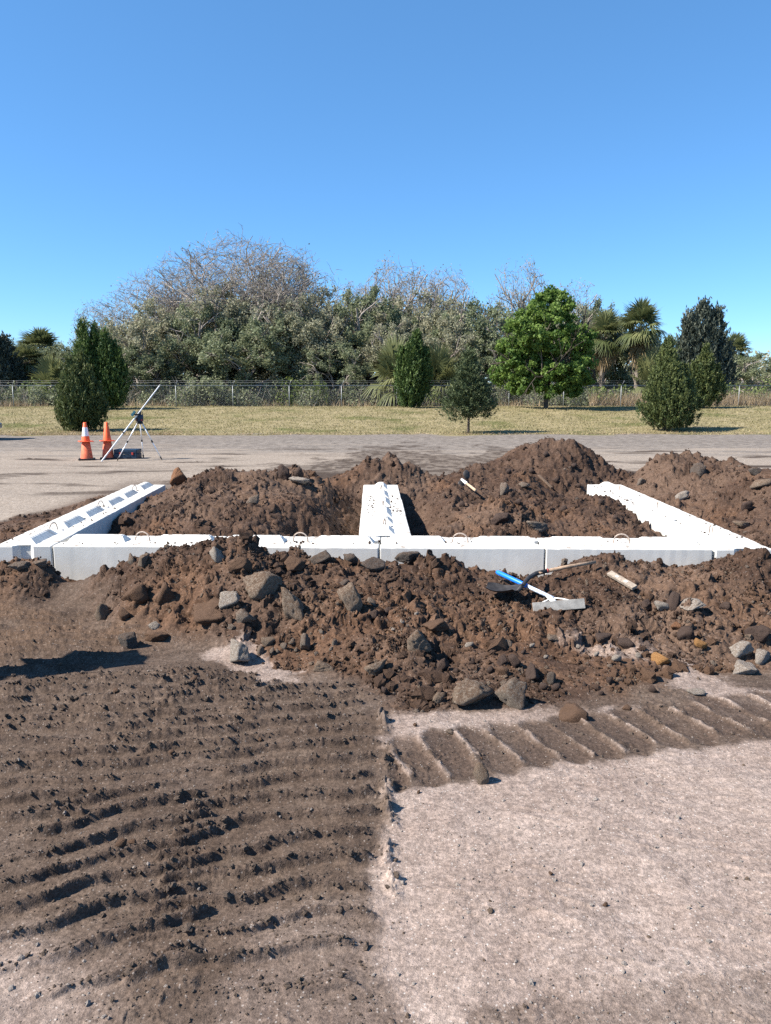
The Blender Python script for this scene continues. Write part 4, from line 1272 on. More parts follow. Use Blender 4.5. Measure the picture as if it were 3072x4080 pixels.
wood(oakC, 1115, 66, 553, 7.0, 'leafless forked tree standing against the sky left of the green oak', base=C_, rot=4.4, bark=BARK)
wood(oakC, 1225, 74, 600, 8, 'thin bare tree behind the green oak', base=C_, rot=5.3)
wood(oakB, 770, 72, 600, 9, 'bare oak filling the dip in the middle of the skyline', base=B_, rot=4.0)
wood(oakB, 575, 72, 520, 12, 'bare oak crown filling the gap right of the tallest crown', base=B_, rot=2.7)
wood(oakA, 430, 72, 540, 12, 'bare oak behind the left shoulder of the tallest crown', base=A_, rot=4.9)
wood(oakB, 905, 76, 575, 11, 'wide bare oak behind the upright limbed one', base=B_, rot=1.9)
wood(oakC, 215, 70, 648, 5.0, 'thin sparse sapling on the left, above the dark junipers', base=C_, rot=.3)
wood(denseA, 365, 62, 650, 9.5, 'grey green live oak with leaves to the ground, left', base=DA, group='leafy live oaks')
wood(denseB, 530, 60.5, 690, 9.5, 'dark leafy live oak above the fence, middle left', LEAF_DARK, 1.0, base=DB, group='leafy live oaks')
wood(denseA, 470, 66, 610, 10, 'grey leafy live oak under the tallest bare crown', LEAF_GREY, 3.0, base=DA, group='leafy live oaks')
wood(denseA, 655, 64, 640, 9.5, 'olive grey live oak with tangled twigs, centre left', LEAF_GREY, 2.0, base=DA, group='leafy live oaks')
wood(denseB, 795, 66, 625, 9.0, 'grey live oak in the centre of the wood', LEAF_GREY, 3.5, base=DB, group='leafy live oaks')
wood(denseA, 915, 65, 625, 10, 'grey live oak behind the upright juniper', LEAF_GREY, 4.7, base=DA, group='leafy live oaks')
wood(denseB, 1030, 64, 650, 9.5, 'dark grey live oak left of the green oak', LEAF_DARK, .2, base=DB, group='leafy live oaks')
wood(denseB, 1290, 68, 650, 7, 'dark leafy oak behind the right hand palms', LEAF_DARK, 2.6, base=DB, group='leafy live oaks')
wood(denseA, 255, 64, 690, 6.5, 'low grey oak between the dark junipers and the wood', LEAF_GREY, 5.5, base=DA, group='leafy live oaks')
wood(denseB, 720, 60, 740, 6.5, 'low dark oak just behind the fence, left of the small palms', LEAF_DARK, 5.0, base=DB, group='leafy live oaks')
wood(denseB, 60, 72, 735, 8, 'low leafy tree behind the left palms', LEAF_DARK, 1.9, base=DB, group='leafy live oaks')

wood(denseB, 430, 63, 660, 8, 'olive live oak, second leafy crown from the left', LEAF_GREY, 4.1, base=DB, group='leafy live oaks')
wood(denseB, 590, 62.5, 670, 8, 'grey live oak right of the dark leafy one', LEAF_GREY, .9, base=DB, group='leafy live oaks')
wood(denseA, 715, 67, 625, 8.5, 'twiggy grey live oak below the dip of the skyline', LEAF_GREY, 1.4, base=DA, group='leafy live oaks')
wood(denseA, 855, 62, 690, 8, 'lower live oak behind the left small palm', LEAF_DARK, 2.4, base=DA, group='leafy live oaks')
wood(denseA, 985, 62, 690, 8, 'lower live oak behind the right small palm', LEAF_GREY, .5, base=DA, group='leafy live oaks')
wood(denseB, 1085, 61, 715, 6.5, 'low dark oak between the young cedar and the green oak', LEAF_DARK, 3.9, base=DB, group='leafy live oaks')
wood(denseA, 1220, 66, 650, 8.5, 'grey live oak behind the green oak', LEAF_GREY, .8, base=DA, group='leafy live oaks')
wood(denseB, 1350, 70, 700, 7, 'grey live oak behind the tallest palm', LEAF_GREY, 1.8, base=DB, group='leafy live oaks')
wood(denseB, 1430, 74, 725, 7, 'low oak between the tallest palm and the dark cedar', LEAF_DARK, .4, base=DB, group='leafy live oaks')
wood(denseB, 1620, 72, 765, 8, 'low leafy oak at the right edge below the distant palm', LEAF_GREY, 3.1, base=DB, group='leafy live oaks')
wood(denseB, 150, 66, 740, 6, 'low oak behind the dark juniper group, left', LEAF_GREY, 4.6, base=DB, group='leafy live oaks')
wood(denseB, 310, 60, 745, 6.5, 'low grey oak close behind the fence, left', LEAF_GREY, 2.9, base=DB, group='leafy live oaks')

# --- bright green young oak in front of the fence
def bright_oak():
    seed = 71; rs = np.random.RandomState(seed)
    segs, tips = skeleton(seed, trunk_h=1.0, trunk_r=.15, n_main=9, levels=3, length=2.6, ratio=.6, gnarl=.14, spread=.7, up=.05, kids=(5, 5, 4), tilt0=1.0)
    return tree_mesh_pair(seed, (6.9, 7.6), (.15, .25), 1, None, trunk_h=1.0, trunk_r=.15, n_main=9, levels=3, length=2.6, ratio=.6, gnarl=.14, spread=.7, up=.05, kids=(5, 5, 4), tilt0=1.0)[0]
def clump_crown(seed, prof, n_clump, n_leaf, leaf, cl_r, H_, name='crown', fill=.55):
    """leaf clumps through a crown of revolution: prof(t) = radius at height share t"""
    rs = np.random.RandomState(seed); C = []; T = []
    for i in range(n_clump):
        t = rs.rand(); a = rs.rand() * 2 * PI
        rad = prof(t) * (1 + .2 * math.sin(3 * a + seed + 4 * t) + .16 * math.sin(5 * a + 9 * t) + .12 * math.sin(17 * t + 2 * a))
        q = rad * math.sqrt(fill + (1 - fill) * rs.rand()) if rs.rand() < .8 else rad * rs.rand()
        c = np.array([q * math.cos(a), q * math.sin(a) * .9, t * H_])
        k = rs.normal(size=(n_leaf, 3)); k = unit(k) * (rs.rand(n_leaf, 1) ** .4)
        s = cl_r * rs.uniform(.6, 1.35)
        C.append(c + k * np.array([s, s, s * .75])); T.append(np.clip(.45 + .18 * rs.normal() + .2 * rs.normal(size=n_leaf) + .15 * k[:, 2], 0, 1))
    C = np.concatenate(C); T = np.concatenate(T)
    v = Veg(); V, F = leaf_quads(C, leaf, rs, 1.5); v.put(V, F, np.repeat(T, 4))
    return v.mesh(name)
oy = 51.0
ox = X_at(1178, oy)
t = plant('young_oak', 'bright green leafy oak standing in front of the fence', ox, oy, bright_oak(), None, BARK_D, None)
rs = np.random.RandomState(5)
Cc = []; Tt = []
for bx, bz, br in ((1168, 664, 34), (1205, 662, 26), (1185, 640, 16), (1130, 716, 44), (1188, 716, 52), (1240, 728, 32), (1098, 762, 34), (1150, 782, 54), (1213, 784, 54), (1257, 796, 30), (1118, 818, 34), (1180, 812, 40), (1240, 828, 28), (1084, 806, 22), (1262, 760, 18)):
    c0 = np.array([(bx - 1178) / 32.6, rs.normal() * .5, (878 - bz) / 32.6]); r_ = br / 32.6
    n_c = int(10 + 26 * r_ ** 1.6)
    for i in range(n_c):
        dv_ = unit(rs.normal(size=3)); dv_[1] *= 1.15
        c = c0 + dv_ * r_ * rs.uniform(.55, 1.05)
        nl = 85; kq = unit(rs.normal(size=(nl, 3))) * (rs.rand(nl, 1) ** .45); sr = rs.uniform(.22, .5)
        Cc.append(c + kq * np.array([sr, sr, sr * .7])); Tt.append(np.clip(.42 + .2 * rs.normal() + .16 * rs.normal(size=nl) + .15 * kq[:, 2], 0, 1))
Cc = np.concatenate(Cc); Tt = np.concatenate(Tt)
lv = Veg(); V, F = leaf_quads(Cc, .125, rs, 1.5); lv.put(V, F, np.repeat(Tt, 4))
add('crown', lv.mesh('crown'), LEAF_BRIGHT, t, scale=(.95, .95, 1.0))

# --- junipers and cedars
def spray_plant(seed, lobes, n_spray, n_tuft, tuft=(.20, .035), spray_len=.55, name='crown', upw=1.0, loose=.0):
    """lobes: (x, y, z0, height, radius, lean, profile) ; profile = flame, egg, cone"""
    rs = np.random.RandomState(seed)
    profs = {'flame': ((0, .12, .3, .5, .75, .92, 1), (.30, .72, 1.0, .92, .55, .22, .03)),
             'egg': ((0, .1, .28, .45, .7, .9, 1), (.45, .85, 1.0, .93, .58, .25, .04)),
             'cone': ((0, .08, .2, .45, .7, .9, 1), (.55, .95, 1.0, .75, .45, .2, .03))}
    vol = np.array([l[3] * l[4] for l in lobes]); vol = vol / vol.sum()
    which = rs.choice(len(lobes), n_spray, p=vol)
    B = []; Dv = []; Tn = []
    for i in which:
        x, y, z0, h, r, lean, pf = lobes[i]
        t = rs.rand() ** .85; a = rs.rand() * 2 * PI
        rad = r * np.interp(t, *profs[pf]) * (1 + .13 * math.sin(4 * a + 7 * t + seed) + .1 * math.sin(9 * a - 13 * t))
        q = rad * (1 - .35 * rs.rand() ** 2) if rs.rand() < .85 else rad * rs.rand()
        p = np.array([x + q * math.cos(a) + lean * t, y + q * math.sin(a), z0 + t * h])
        out = np.array([math.cos(a), math.sin(a), 0])
        d = unit(out * (.38 - .25 * t) * (1 + loose) + np.array([0, 0, upw]) + .22 * rs.normal(size=3))
        B.append(p); Dv.append(d); Tn.append(np.clip(.40 + .22 * rs.normal() + .15 * t, 0, 1))
    B = np.array(B); Dv = np.array(Dv); Tn = np.array(Tn)
    k = n_tuft
    tt = rs.rand(n_spray, k)
    sl = spray_len * rs.uniform(.6, 1.3, (n_spray, 1))
    wid = .20 * sl * (1 - tt) + .02
    C = B[:, None, :] + Dv[:, None, :] * (tt * sl)[..., None] + rs.normal(size=(n_spray, k, 3)) * wid[..., None] * .75
    C = C.reshape(-1, 3)
    up = np.repeat(Dv, k, 0)
    v = Veg(); V, F = leaf_quads(C, tuft[1], rs, tuft[0] / tuft[1], up, .45)
    T = np.clip(np.repeat(Tn, k) + .18 * rs.normal(size=len(C)) + .25 * (tt.ravel() - .4), 0, 1)
    v.put(V, F, np.repeat(T, 4))
    return v.mesh(name)

def stem_mesh(h, r, n=5, spread=.25, seed=0):
    rs = np.random.RandomState(seed); v = Veg()
    for i in range(n):
        a = 2 * PI * i / n + rs.rand()
        b = np.array([.3 * spread * math.cos(a), .3 * spread * math.sin(a), -.1]); c = np.array([spread * math.cos(a), spread * math.sin(a), h * .5]); e = np.array([spread * 1.5 * math.cos(a), spread * 1.5 * math.sin(a), h])
        V, F = tube_arrays(np.array([b, c]), np.array([c, e]), np.array([r, r * .7]), np.array([r * .7, r * .3]), 6); v.put(V, F)
    return v.mesh('trunk', True)

def juniper(label, vx, vbase, y, lobes, seed, ns, nt, m, name='juniper_bush', group='clipped junipers along the grass', zoff=None, stem=(.9, .06, 5, .25), **kw):
    x = X_at(vx, y)
    cr = spray_plant(seed, lobes, ns, nt, **kw)
    return plant(name, label, x, y, stem_mesh(*stem, seed=seed), cr, BARK_D, m, 0, (.88, .88, .95) if vx < 300 else (1, 1, 1), 'bush', group)
# scale: at 38 m one layout unit is about 2.3 cm, at 53 m about 3.2 cm
juniper('broad olive juniper at the road edge behind the two cone stacks', 173, 935, 38.5,
        [(-.42, 0, .0, 3.4, .78, 0, 'flame'), (.45, -.1, .0, 3.0, .72, .05, 'flame'), (.05, .2, .0, 3.7, .8, 0, 'flame'), (-.80, .1, .0, 2.4, .55, -.05, 'flame'), (.82, .1, .0, 2.2, .5, .05, 'flame'), (-.1, -.45, .0, 2.9, .7, 0, 'flame')], 101, 1900, 20, JUN_OLIVE, spray_len=.5, tuft=(.17, .05))
juniper('dark tall juniper group standing behind the olive one, left', 220, 880, 51.0,
        [(-1.15, 0, .0, 5.5, .75, 0, 'flame'), (-.35, .2, .0, 5.2, .75, 0, 'flame'), (.4, -.1, .0, 4.9, .8, .1, 'flame'), (1.2, 0, .0, 3.7, .8, .1, 'flame'), (-.8, -.4, .0, 4.4, .7, 0, 'flame'), (.8, .2, .0, 4.3, .7, .1, 'flame')], 103, 1900, 18, JUN_GREEN, spray_len=.65, tuft=(.22, .065))
juniper('upright flame shaped juniper with narrow foot, in front of the small palms', 890, 880, 52.5,
        [(-.40, 0, .0, 3.6, .60, -.25, 'flame'), (.20, 0, .0, 4.7, .72, .12, 'flame'), (-.05, -.3, .0, 4.2, .65, .05, 'flame'), (.60, .1, .5, 3.2, .5, .3, 'flame')], 107, 1500, 19, JUN_GREEN, spray_len=.55, tuft=(.2, .06))
juniper('large egg shaped olive juniper at the road edge, right', 1445, 930, 38.5,
        [(0, 0, .05, 3.7, 1.15, -.05, 'egg'), (-.45, -.1, .1, 2.7, .9, -.1, 'egg'), (.5, 0, .1, 2.9, .9, .15, 'egg'), (.0, .4, .1, 4.2, .85, .0, 'egg'), (0, -.5, .1, 3.0, .9, 0, 'egg')], 109, 2300, 20, JUN_OLIVE, spray_len=.38, tuft=(.13, .042), loose=.6)
juniper('smaller olive juniper behind the large egg shaped one', 1520, 878, 52.0,
        [(0, 0, .0, 3.8, .85, 0, 'egg'), (.55, 0, .1, 2.4, .65, .2, 'egg'), (-.5, .1, .0, 2.8, .7, -.1, 'egg')], 113, 1200, 19, JUN_OLIVE, spray_len=.45, tuft=(.17, .055), loose=.5)
# young cedar on a single stem
x = X_at(1013, 37.0)
cr = spray_plant(127, [(0, 0, .75, 3.0, .95, 0, 'cone'), (-.55, 0, .6, 1.5, .75, -.1, 'egg'), (.55, .1, .75, 1.6, .7, .1, 'egg'), (0, -.3, 1.0, 2.2, .8, 0, 'cone')], 1150, 18, (.14, .04), .45, upw=.45, loose=1.2)
plant('young_cedar', 'young cedar on a single dark stem at the road edge', x, 37.0, stem_mesh(1.6, .085, 1, .02, 3), cr, BARK_D, JUN_BLUE, 0, (.92, .92, .97), 'tree')
# dark cedar behind the fence and one at the left edge
cdr = spray_plant(131, [(0, 0, .4, 7.2, 1.8, 0, 'egg'), (-1.1, 0, 1.5, 5.4, 1.0, -.2, 'cone'), (1.1, .2, 1.5, 5.6, 1.5, .3, 'egg'), (1.9, 0, .4, 3.8, 1.3, .3, 'egg')], 1700, 17, (.32, .10), 1.0, loose=.6)
y = 64.0
plant('cedar_tree', 'tall dark cedar behind the fence on the right', X_at(1508, y), y, stem_mesh(5, .16, 2, .2, 5), cdr, BARK_D, JUN_DARK, 0, (.86, .86, 1))
plant('cedar_tree', 'dark cedar cut by the left edge of the picture', X_at(-12, 60), 60, stem_mesh(4, .16, 2, .2, 5), cdr, BARK_D, JUN_DARK, 1.0, (.8, .8, .68))

# --- fan palms
def palm(seed, trunk_h, n_frond, R_, skirt=0):
    rs = np.random.RandomState(seed)
    v = Veg(); dry = Veg(); tr = Veg()
    pts = [(0.12 * math.sin(2 * t), .08 * math.cos(3 * t), t * trunk_h) for t in np.linspace(-.05, 1, 12)]
    V, F = poly_tube(pts, [.2 - .03 * i / 11 + .012 * (i % 2) for i in range(12)], 10); tr.put(V, F[0])
    for i in range(46 if trunk_h > 1 else 8):      # old leaf boots
        t = rs.uniform(.25, 1); a = rs.rand() * 2 * PI
        b = np.array([.17 * math.cos(a), .17 * math.sin(a), t * trunk_h]); e = b + np.array([.16 * math.cos(a), .16 * math.sin(a), .28])
        V, F = tube_arrays(b[None], e[None], np.array([.06]), np.array([.025]), 4); tr.put(V, F)
    top = np.array([pts[-1][0], pts[-1][1], trunk_h])
    for i in range(n_frond + skirt):
        a = 2.4 * i + rs.normal() * .2
        el = R(86) - (i / n_frond) * R(118) + rs.normal() * .1
        if i >= n_frond: el = R(-62 - 20 * rs.rand())
        d0 = np.array([math.cos(a) * math.cos(el), math.sin(a) * math.cos(el), math.sin(el)])
        pl = R_ * rs.uniform(.42, .6)
        mid = top + d0 * pl * .55; end = top + d0 * pl + np.array([0, 0, -.10 * pl * max(0, math.cos(el))])
        tgt = dry if i >= n_frond or (i > n_frond * .9 and rs.rand() < .5) else v
        V, F = tube_arrays(np.array([top, mid]), np.array([mid, end]), np.array([.022, .018]), np.array([.018, .013]), 3); tgt.put(V, F, .55)
        ax = unit(end - mid)
        side = unit(np.cross(ax, np.array([0, 0, 1.0]) + .15 * rs.normal(size=3)))
        nrm = np.cross(side, ax)
        m_ = 24
        tone = np.clip(.45 + .22 * rs.normal() + .25 * math.sin(el), 0, 1)
        for j in range(m_):
            th = R(-125 + 250 * j / (m_ - 1)) + rs.normal() * .04
            dr = ax * math.cos(th) + side * math.sin(th) - nrm * .10
            L = R_ * .62 * (.62 + .38 * math.cos(th * .6)) * rs.uniform(.85, 1.1)
            w = np.cross(dr, nrm); w = w / (np.linalg.norm(w) + 1e-6) * .048 * (R_ / 1.7)
            p1 = end + dr * L * .55; p2 = end + dr * L + np.array([0, 0, -.22 * L * (1.1 if el < .6 else .5)])
            Vq = np.array([end - w * .3, end + w * .3, p1 + w, p1 - w, p2 + w * .12, p2 - w * .12])
            tgt.put(Vq, np.array([[0, 1, 2, 3], [3, 2, 4, 5]]), np.clip(tone + .12 * rs.normal(), 0, 1))
    return tr.mesh('trunk', True), v.mesh('fronds'), (dry.mesh('dry_fronds') if dry.V else None)
PTRUNK = simple('palm_trunk', (.17, .145, .12), .9, 0, .35, 9, .6)
PALMS = {}
def put_palm(kind, vx, y, vtop, width, label, rot=0.0):
    args = {'tall': (201, 4.6, 40, 1.9, 8), 'low': (211, .7, 30, 2.1, 2)}[kind]
    if kind not in PALMS: PALMS[kind] = palm(*args)
    tr, fr_, dr = PALMS[kind]
    zb = bank(np.array([float(y)]))[0]
    full = args[1] + args[3] * .98
    s = (Z_at(vtop, y) - zb) / full; w = width / (2 * args[3] * .98)
    t = empty('fan_palm', label, 'palm tree', (X_at(vx, y), y, zb), (0, 0, rot), 'fan palms behind the fence')
    t.scale = (w, w, s)
    add('trunk', tr, PTRUNK, t); add('fronds', fr_, PALM_LEAF, t)
    if dr: add('dry_fronds', dr, PALM_DRY, t)
    return t
put_palm('tall', 1374, 60, 644, 3.9, 'tallest fan palm with a round head, right of the green oak')
put_palm('tall', 1300, 62, 668, 3.4, 'fan palm half hidden behind the green oak', 1.3)
put_palm('tall', 1262, 64, 690, 3.2, 'fan palm closest to the green oak crown', 2.9)
put_palm('low', 1398, 59, 752, 3.0, 'low fan palm under the tallest palm', .7)
put_palm('tall', 1580, 80, 717, 3.6, 'small distant fan palm right of the dark cedar', 2.0)
put_palm('low', 850, 57.2, 730, 4.5, 'low fan palm left of the upright juniper', .2)
put_palm('low', 945, 57.3, 742, 4.1, 'low fan palm right of the upright juniper', 1.7)
put_palm('tall', 90, 68, 709, 4.6, 'fan palm behind the dark junipers on the left', .9)
put_palm('tall', 60, 63, 745, 3.8, 'fan palm closest to the left edge', 2.2)
put_palm('low', 118, 59, 768, 4.2, 'low fan palm just left of the olive juniper', 3.1)
put_palm('low', 720, 63, 735, 3.2, 'shaded fan palm among the dark oaks', 1.1)

# --- brush, weeds, dry grass, turf, far woods
def brush(name, spots, m_leaf, seed, leaf, label, twigs=True):
    rs = np.random.RandomState(seed); lv = Veg(); tw = Veg()
    for (x, y, z, rx, h, nl, nt) in spots:
        a = unit(rs.normal(size=(nl, 3))) * (rs.rand(nl, 1) ** .45); a[:, 2] = np.abs(a[:, 2])
        C = np.array([x, y, z]) + a * np.array([rx, rx * .6, h])
        V, F = leaf_quads(C, leaf, rs, 1.6)
        lv.put(V, F, np.repeat(np.clip(.45 + .3 * rs.normal(size=nl) + .2 * perlin(C[:, 0] * 1.2, C[:, 2] * 1.2, seed), 0, 1), 4))
        if nt:
            b = np.array([x, y, z]) + rs.normal(size=(nt, 3)) * np.array([rx * .5, rx * .3, 0])
            e = b + np.stack([rs.normal(size=nt) * rx * .5, rs.normal(size=nt) * rx * .25, rs.uniform(.3, 1.05, nt) * h], 1)
            mdl = (b + e) / 2 + rs.normal(size=(nt, 3)) * .12
            V, F = tube_arrays(np.concatenate([b, mdl]), np.concatenate([mdl, e]), np.full(2 * nt, .016), np.full(2 * nt, .009), 3); tw.put(V, F, .5)
    tag(add(name, lv.mesh(name), m_leaf), label, None, None, 'stuff')
    return tw
rs = np.random.RandomState(77)
FY = 55.0
sp = []
for vx in range(-60, 1760, 22):
    y = rs.uniform(56.2, 59); open_ = 1270 < vx < 1700
    sp.append((X_at(vx + rs.uniform(-8, 8), y), y, .9, rs.uniform(.7, 1.2), rs.uniform(.9, 1.7) * (.8 if open_ else 1.25), 330, 16))
tw = brush('underbrush', sp, LEAF_DARK, 301, .12, 'dark leafy underbrush behind the fence')
tag(add('bramble_twigs', tw.mesh('bramble_twigs'), TWIG), 'tangle of bare grey bramble twigs behind the fence', None, None, 'stuff')
sp = [(X_at(vx, y), y, .9, r_, h_, n, 0) for vx, y, r_, h_, n in ((620, 57, 1.2, 2.2, 420), (650, 57.3, .9, 2.0, 320), (690, 56.5, .8, 2.1, 320), (940, 55.8, .8, 1.4, 320), (960, 56, .7, 1.2, 240),
      (1620, 57, 1.8, 1.6, 600), (1570, 57.5, 1.4, 1.8, 500), (1660, 57.6, 1.5, 2.0, 500), (1290, 56.6, 1.6, 1.5, 600), (1345, 57.2, 1.4, 1.6, 500), (1240, 56.5, 1.3, 1.2, 400), (100, 57, 1.3, 1.8, 400), (70, 58, 1.4, 2.2, 400))]
brush('weeds', sp, WEED, 303, .13, 'light green weeds and vines along the fence')
# far woods
sp = []
for vx in list(range(1560, 1900, 24)) + list(range(-160, 160, 30)) + list(range(160, 1560, 34)):
    y = rs.uniform(95, 125)
    top = Z_at(rs.uniform(742, 775), y)
    sp.append((X_at(vx, y), y, .9, rs.uniform(2.5, 4.5), top - .9, 700, 0))
brush('far_woods', sp, LEAF_GREY, 305, .30, 'low distant woods on the horizon')

def blades(name, X_, Y_, Zb, h, w, m, label, seed, lean=.35):
    rs = np.random.RandomState(seed); n = len(X_)
    b = np.stack([X_, Y_, Zb], 1); a = rs.rand(n) * 2 * PI
    hh = h * rs.uniform(.5, 1.3, n)
    ln = rs.normal(size=(n, 2)) * lean * hh[:, None]
    s = np.stack([np.cos(a), np.sin(a), np.zeros(n)], 1) * (w * rs.uniform(.6, 1.4, n))[:, None]
    tip = b + np.stack([ln[:, 0], ln[:, 1], hh], 1)
    V = np.stack([b - s, b + s, tip], 1).reshape(-1, 3)
    T = np.repeat(np.clip(.5 + .3 * rs.normal(size=n) + .35 * perlin(X_ * .5, Y_ * .5, 9), 0, 1), 3)
    me = make_mesh(name, V, [np.arange(3 * n).reshape(-1, 3)], False, {'tint': T})
    return tag(add(name, me, m), label, None, None, 'stuff')
n = 60000
yy = rs.uniform(35.6, 56, n); xx = (rs.rand(n) * 2 - 1) * (.6 * yy) + yy * .0175
S = surface(xx, yy); okm = S['grass'] > .5 - .3 * rs.rand(n)
blades('turf', xx[okm], yy[okm], S['h'][okm] - .01, .085, .022, GRASSL, 'dry mown turf on the bank', 401, .9)
xs, ys = [], []
for v0, v1, n_, y0 in ((1275, 1400, 1500, 55.6), (1535, 1720, 2300, 55.6), (-40, 105, 500, 55.7), (915, 950, 160, 55.4), (260, 850, 900, 55.8), (1050, 1200, 200, 55.6)):
    vx = rs.uniform(v0, v1, n_); y_ = y0 + rs.rand(n_) * 1.6
    xs.append(np.array([X_at(a, b) for a, b in zip(vx, y_)])); ys.append(y_)
xs = np.concatenate(xs); ys = np.concatenate(ys)
hh = np.where(xs > 13, .95, .5)
blades('tall_dry_grass', xs, ys, np.full(len(xs), .88), hh, .02, DRY, 'tall dry tan grass standing along the fence', 402, .28)
# straw at the foot of the bank
n = 2600
xx = np.concatenate([rs.uniform(-19, -9, n), rs.uniform(-9, 19, n // 2)]); yy = np.concatenate([35.7 + rs.rand(n) ** 2 * 2.5, 35.9 + rs.rand(n // 2) ** 2 * 1.2])
blades('straw', xx, yy, bank(yy) + .0, .10, .018, DRY, 'loose dry straw along the foot of the bank', 403, 1.6)

# ------------------------------------------------------------------ chain-link fence
GALV = simple('galvanised_steel', (.27, .285, .295), .5, .3, .12, 3)
zf = .87; zr = Z_at(833.5, FY)
fence = empty('chain_link_fence', 'galvanised chain-link fence with barbed wire along the woods', 'fence', (0, FY, zf))
posts = [-210, -90, 28, 147, 265, 380, 503, 625, 738, 857, 978, 1100, 1218, 1342, 1468, 1597, 1720, 1840]
px_ = [X_at(v, FY) for v in posts]
pm = None
for i, xq in enumerate(px_):
    if pm is None:
        V, F = poly_tube([(0, 0, -.2), (0, 0, zr - zf + .02)], .026, 10); pm = make_mesh('post', V, F, True)
        V, F = poly_tube([(0, 0, zr - zf), (.10, -.06, zr - zf + .2), (.17, -.10, zr - zf + .36)], .018, 8); am = make_mesh('barbed_wire_arm', V, F, True)
    p_ = add('post', pm, GALV, fence, (xq, 0, 0))
    add('barbed_wire_arm', am, GALV, p_)
x0, x1 = px_[0], px_[-1]
tube('top_rail', [(x0, 0, zr - zf), (x1, 0, zr - zf)], .020, GALV, fence, 8)
for k_, (oy_, oz_) in enumerate(((-.03, .10), (-.06, .22), (-.10, .34))):
    tube('barbed_wire', [(x0, oy_, zr - zf + oz_), (x1, oy_, zr - zf + oz_)], .0045, GALV, fence, 4)
hgt = zr - zf - .05
step = .065
n = int((x1 - x0) / step)
bx = x0 + np.arange(n) * step
P0 = np.concatenate([np.stack([bx, np.full(n, .03), np.full(n, .03)], 1), np.stack([bx, np.full(n, .034), np.full(n, .03)], 1)])
P1 = np.concatenate([np.stack([bx + hgt, np.full(n, .03), np.full(n, hgt)], 1), np.stack([bx - hgt, np.full(n, .034), np.full(n, hgt)], 1)])
V, F = tube_arrays(P0, P1, np.full(2 * n, .0014), np.full(2 * n, .0014), 3)
add('wire_mesh', make_mesh('wire_mesh', V, [F], False), simple('dull_wire', (.26, .265, .27), .6, .2, .1, 3), fence)

# ------------------------------------------------------------------ tools lying on the spoil
WOOD = simple('weathered_wood', (.30, .21, .145), .8, 0, .25, 30, .3)
WOODL = simple('pale_wood', (.46, .33, .22), .75, 0, .2, 30, .3)
WOODG = simple('grey_wood', (.27, .225, .18), .85, 0, .25, 30, .3)
IRON = simple('dark_iron', (.045, .042, .042), .6, .4, .3, 20, .3)
BLUE = simple('blue_plastic', (.015, .19, .80), .4, 0, .1, 6)
WHITEP = simple('worn_white_blue_paint', (.50, .58, .70), .5, 0, .35, 45)
ALU = simple('dull_aluminium', (.30, .285, .26), .6, .2, .2, 14, .2)
WHITEM = simple('faded_white_marks', (.5, .47, .43), .7)
WHITE = simple('white_paint', (.78, .78, .76), .5, 0, .06, 6)

def span(a, b, r, la=.0, lb=.0):
    """a straight line between two layout points, lifted clear of the soil"""
    A_, B_ = hit(*a), hit(*b)
    A_.z += la; B_.z += lb
    ts = np.linspace(0, 1, 30)
    L_ = np.array([list(A_.lerp(B_, t)) for t in ts])
    gap = (H1(L_[:, 0], L_[:, 1]) + r - L_[:, 2])
    # lift both ends just enough
    up = max(0.0, float(np.percentile(gap, 92)))
    A_.z += up; B_.z += up
    return A_, B_

def beam(name, a, b, w, h, m, parent=None, bevel=.003, roll=0.0):
    a = Vector(a); b = Vector(b); d = b - a
    q = d.to_track_quat('Y', 'Z')
    bm = bmesh.new()
    box_bm(bm, (0, 0, 0), (w, d.length, h), bevel, Matrix.Rotation(roll, 3, 'Y'))
    o = add(name, bm_mesh(name, bm), m, parent)
    o.rotation_mode = 'QUATERNION'; o.rotation_quaternion = q; o.location = (a + b) / 2
    return o

# screed rake: blue and white handle, metal bar head
A0, B0 = span((1073, 1254), (1196, 1305), .024, .08, .04)
M0 = A0.lerp(B0, .55)
t = empty('concrete_rake', 'concrete rake with a blue and white handle and a grey metal bar head', 'rake', B0[:])
def sub(o, t):
    o.location = Vector(o.location) - Vector(t.location); o.parent = t; return o
dv = (B0 - A0).normalized()
o = tube('grip', [A0, A0 + dv * .02, M0 - dv * .02, M0], [.016, .023, .023, .019], BLUE); sub(o, t)
o = tube('handle', [M0, B0], .018, WHITEP); sub(o, t)
h0, h1 = hit(1151, 1322), hit(1263, 1316)
h0.z += .035; h1.z += .04
side = (h1 - h0).normalized()
o = beam('head', h0, h1, .022, .085, ALU, roll=R(-18)); sub(o, t)
hc = h0.lerp(h1, .42)
for q in (.18, .72):
    e_ = h0.lerp(h1, q) + Vector((0, .01, .035))
    o = tube('brace', [B0 - dv * .02, (B0 + e_) / 2 + Vector((0, 0, .006)), e_], .006, WHITE, n=6); sub(o, t)
o = tube('ferrule', [B0 - dv * .07, hc + Vector((0, .01, .03))], [.019, .024], WHITE); sub(o, t)

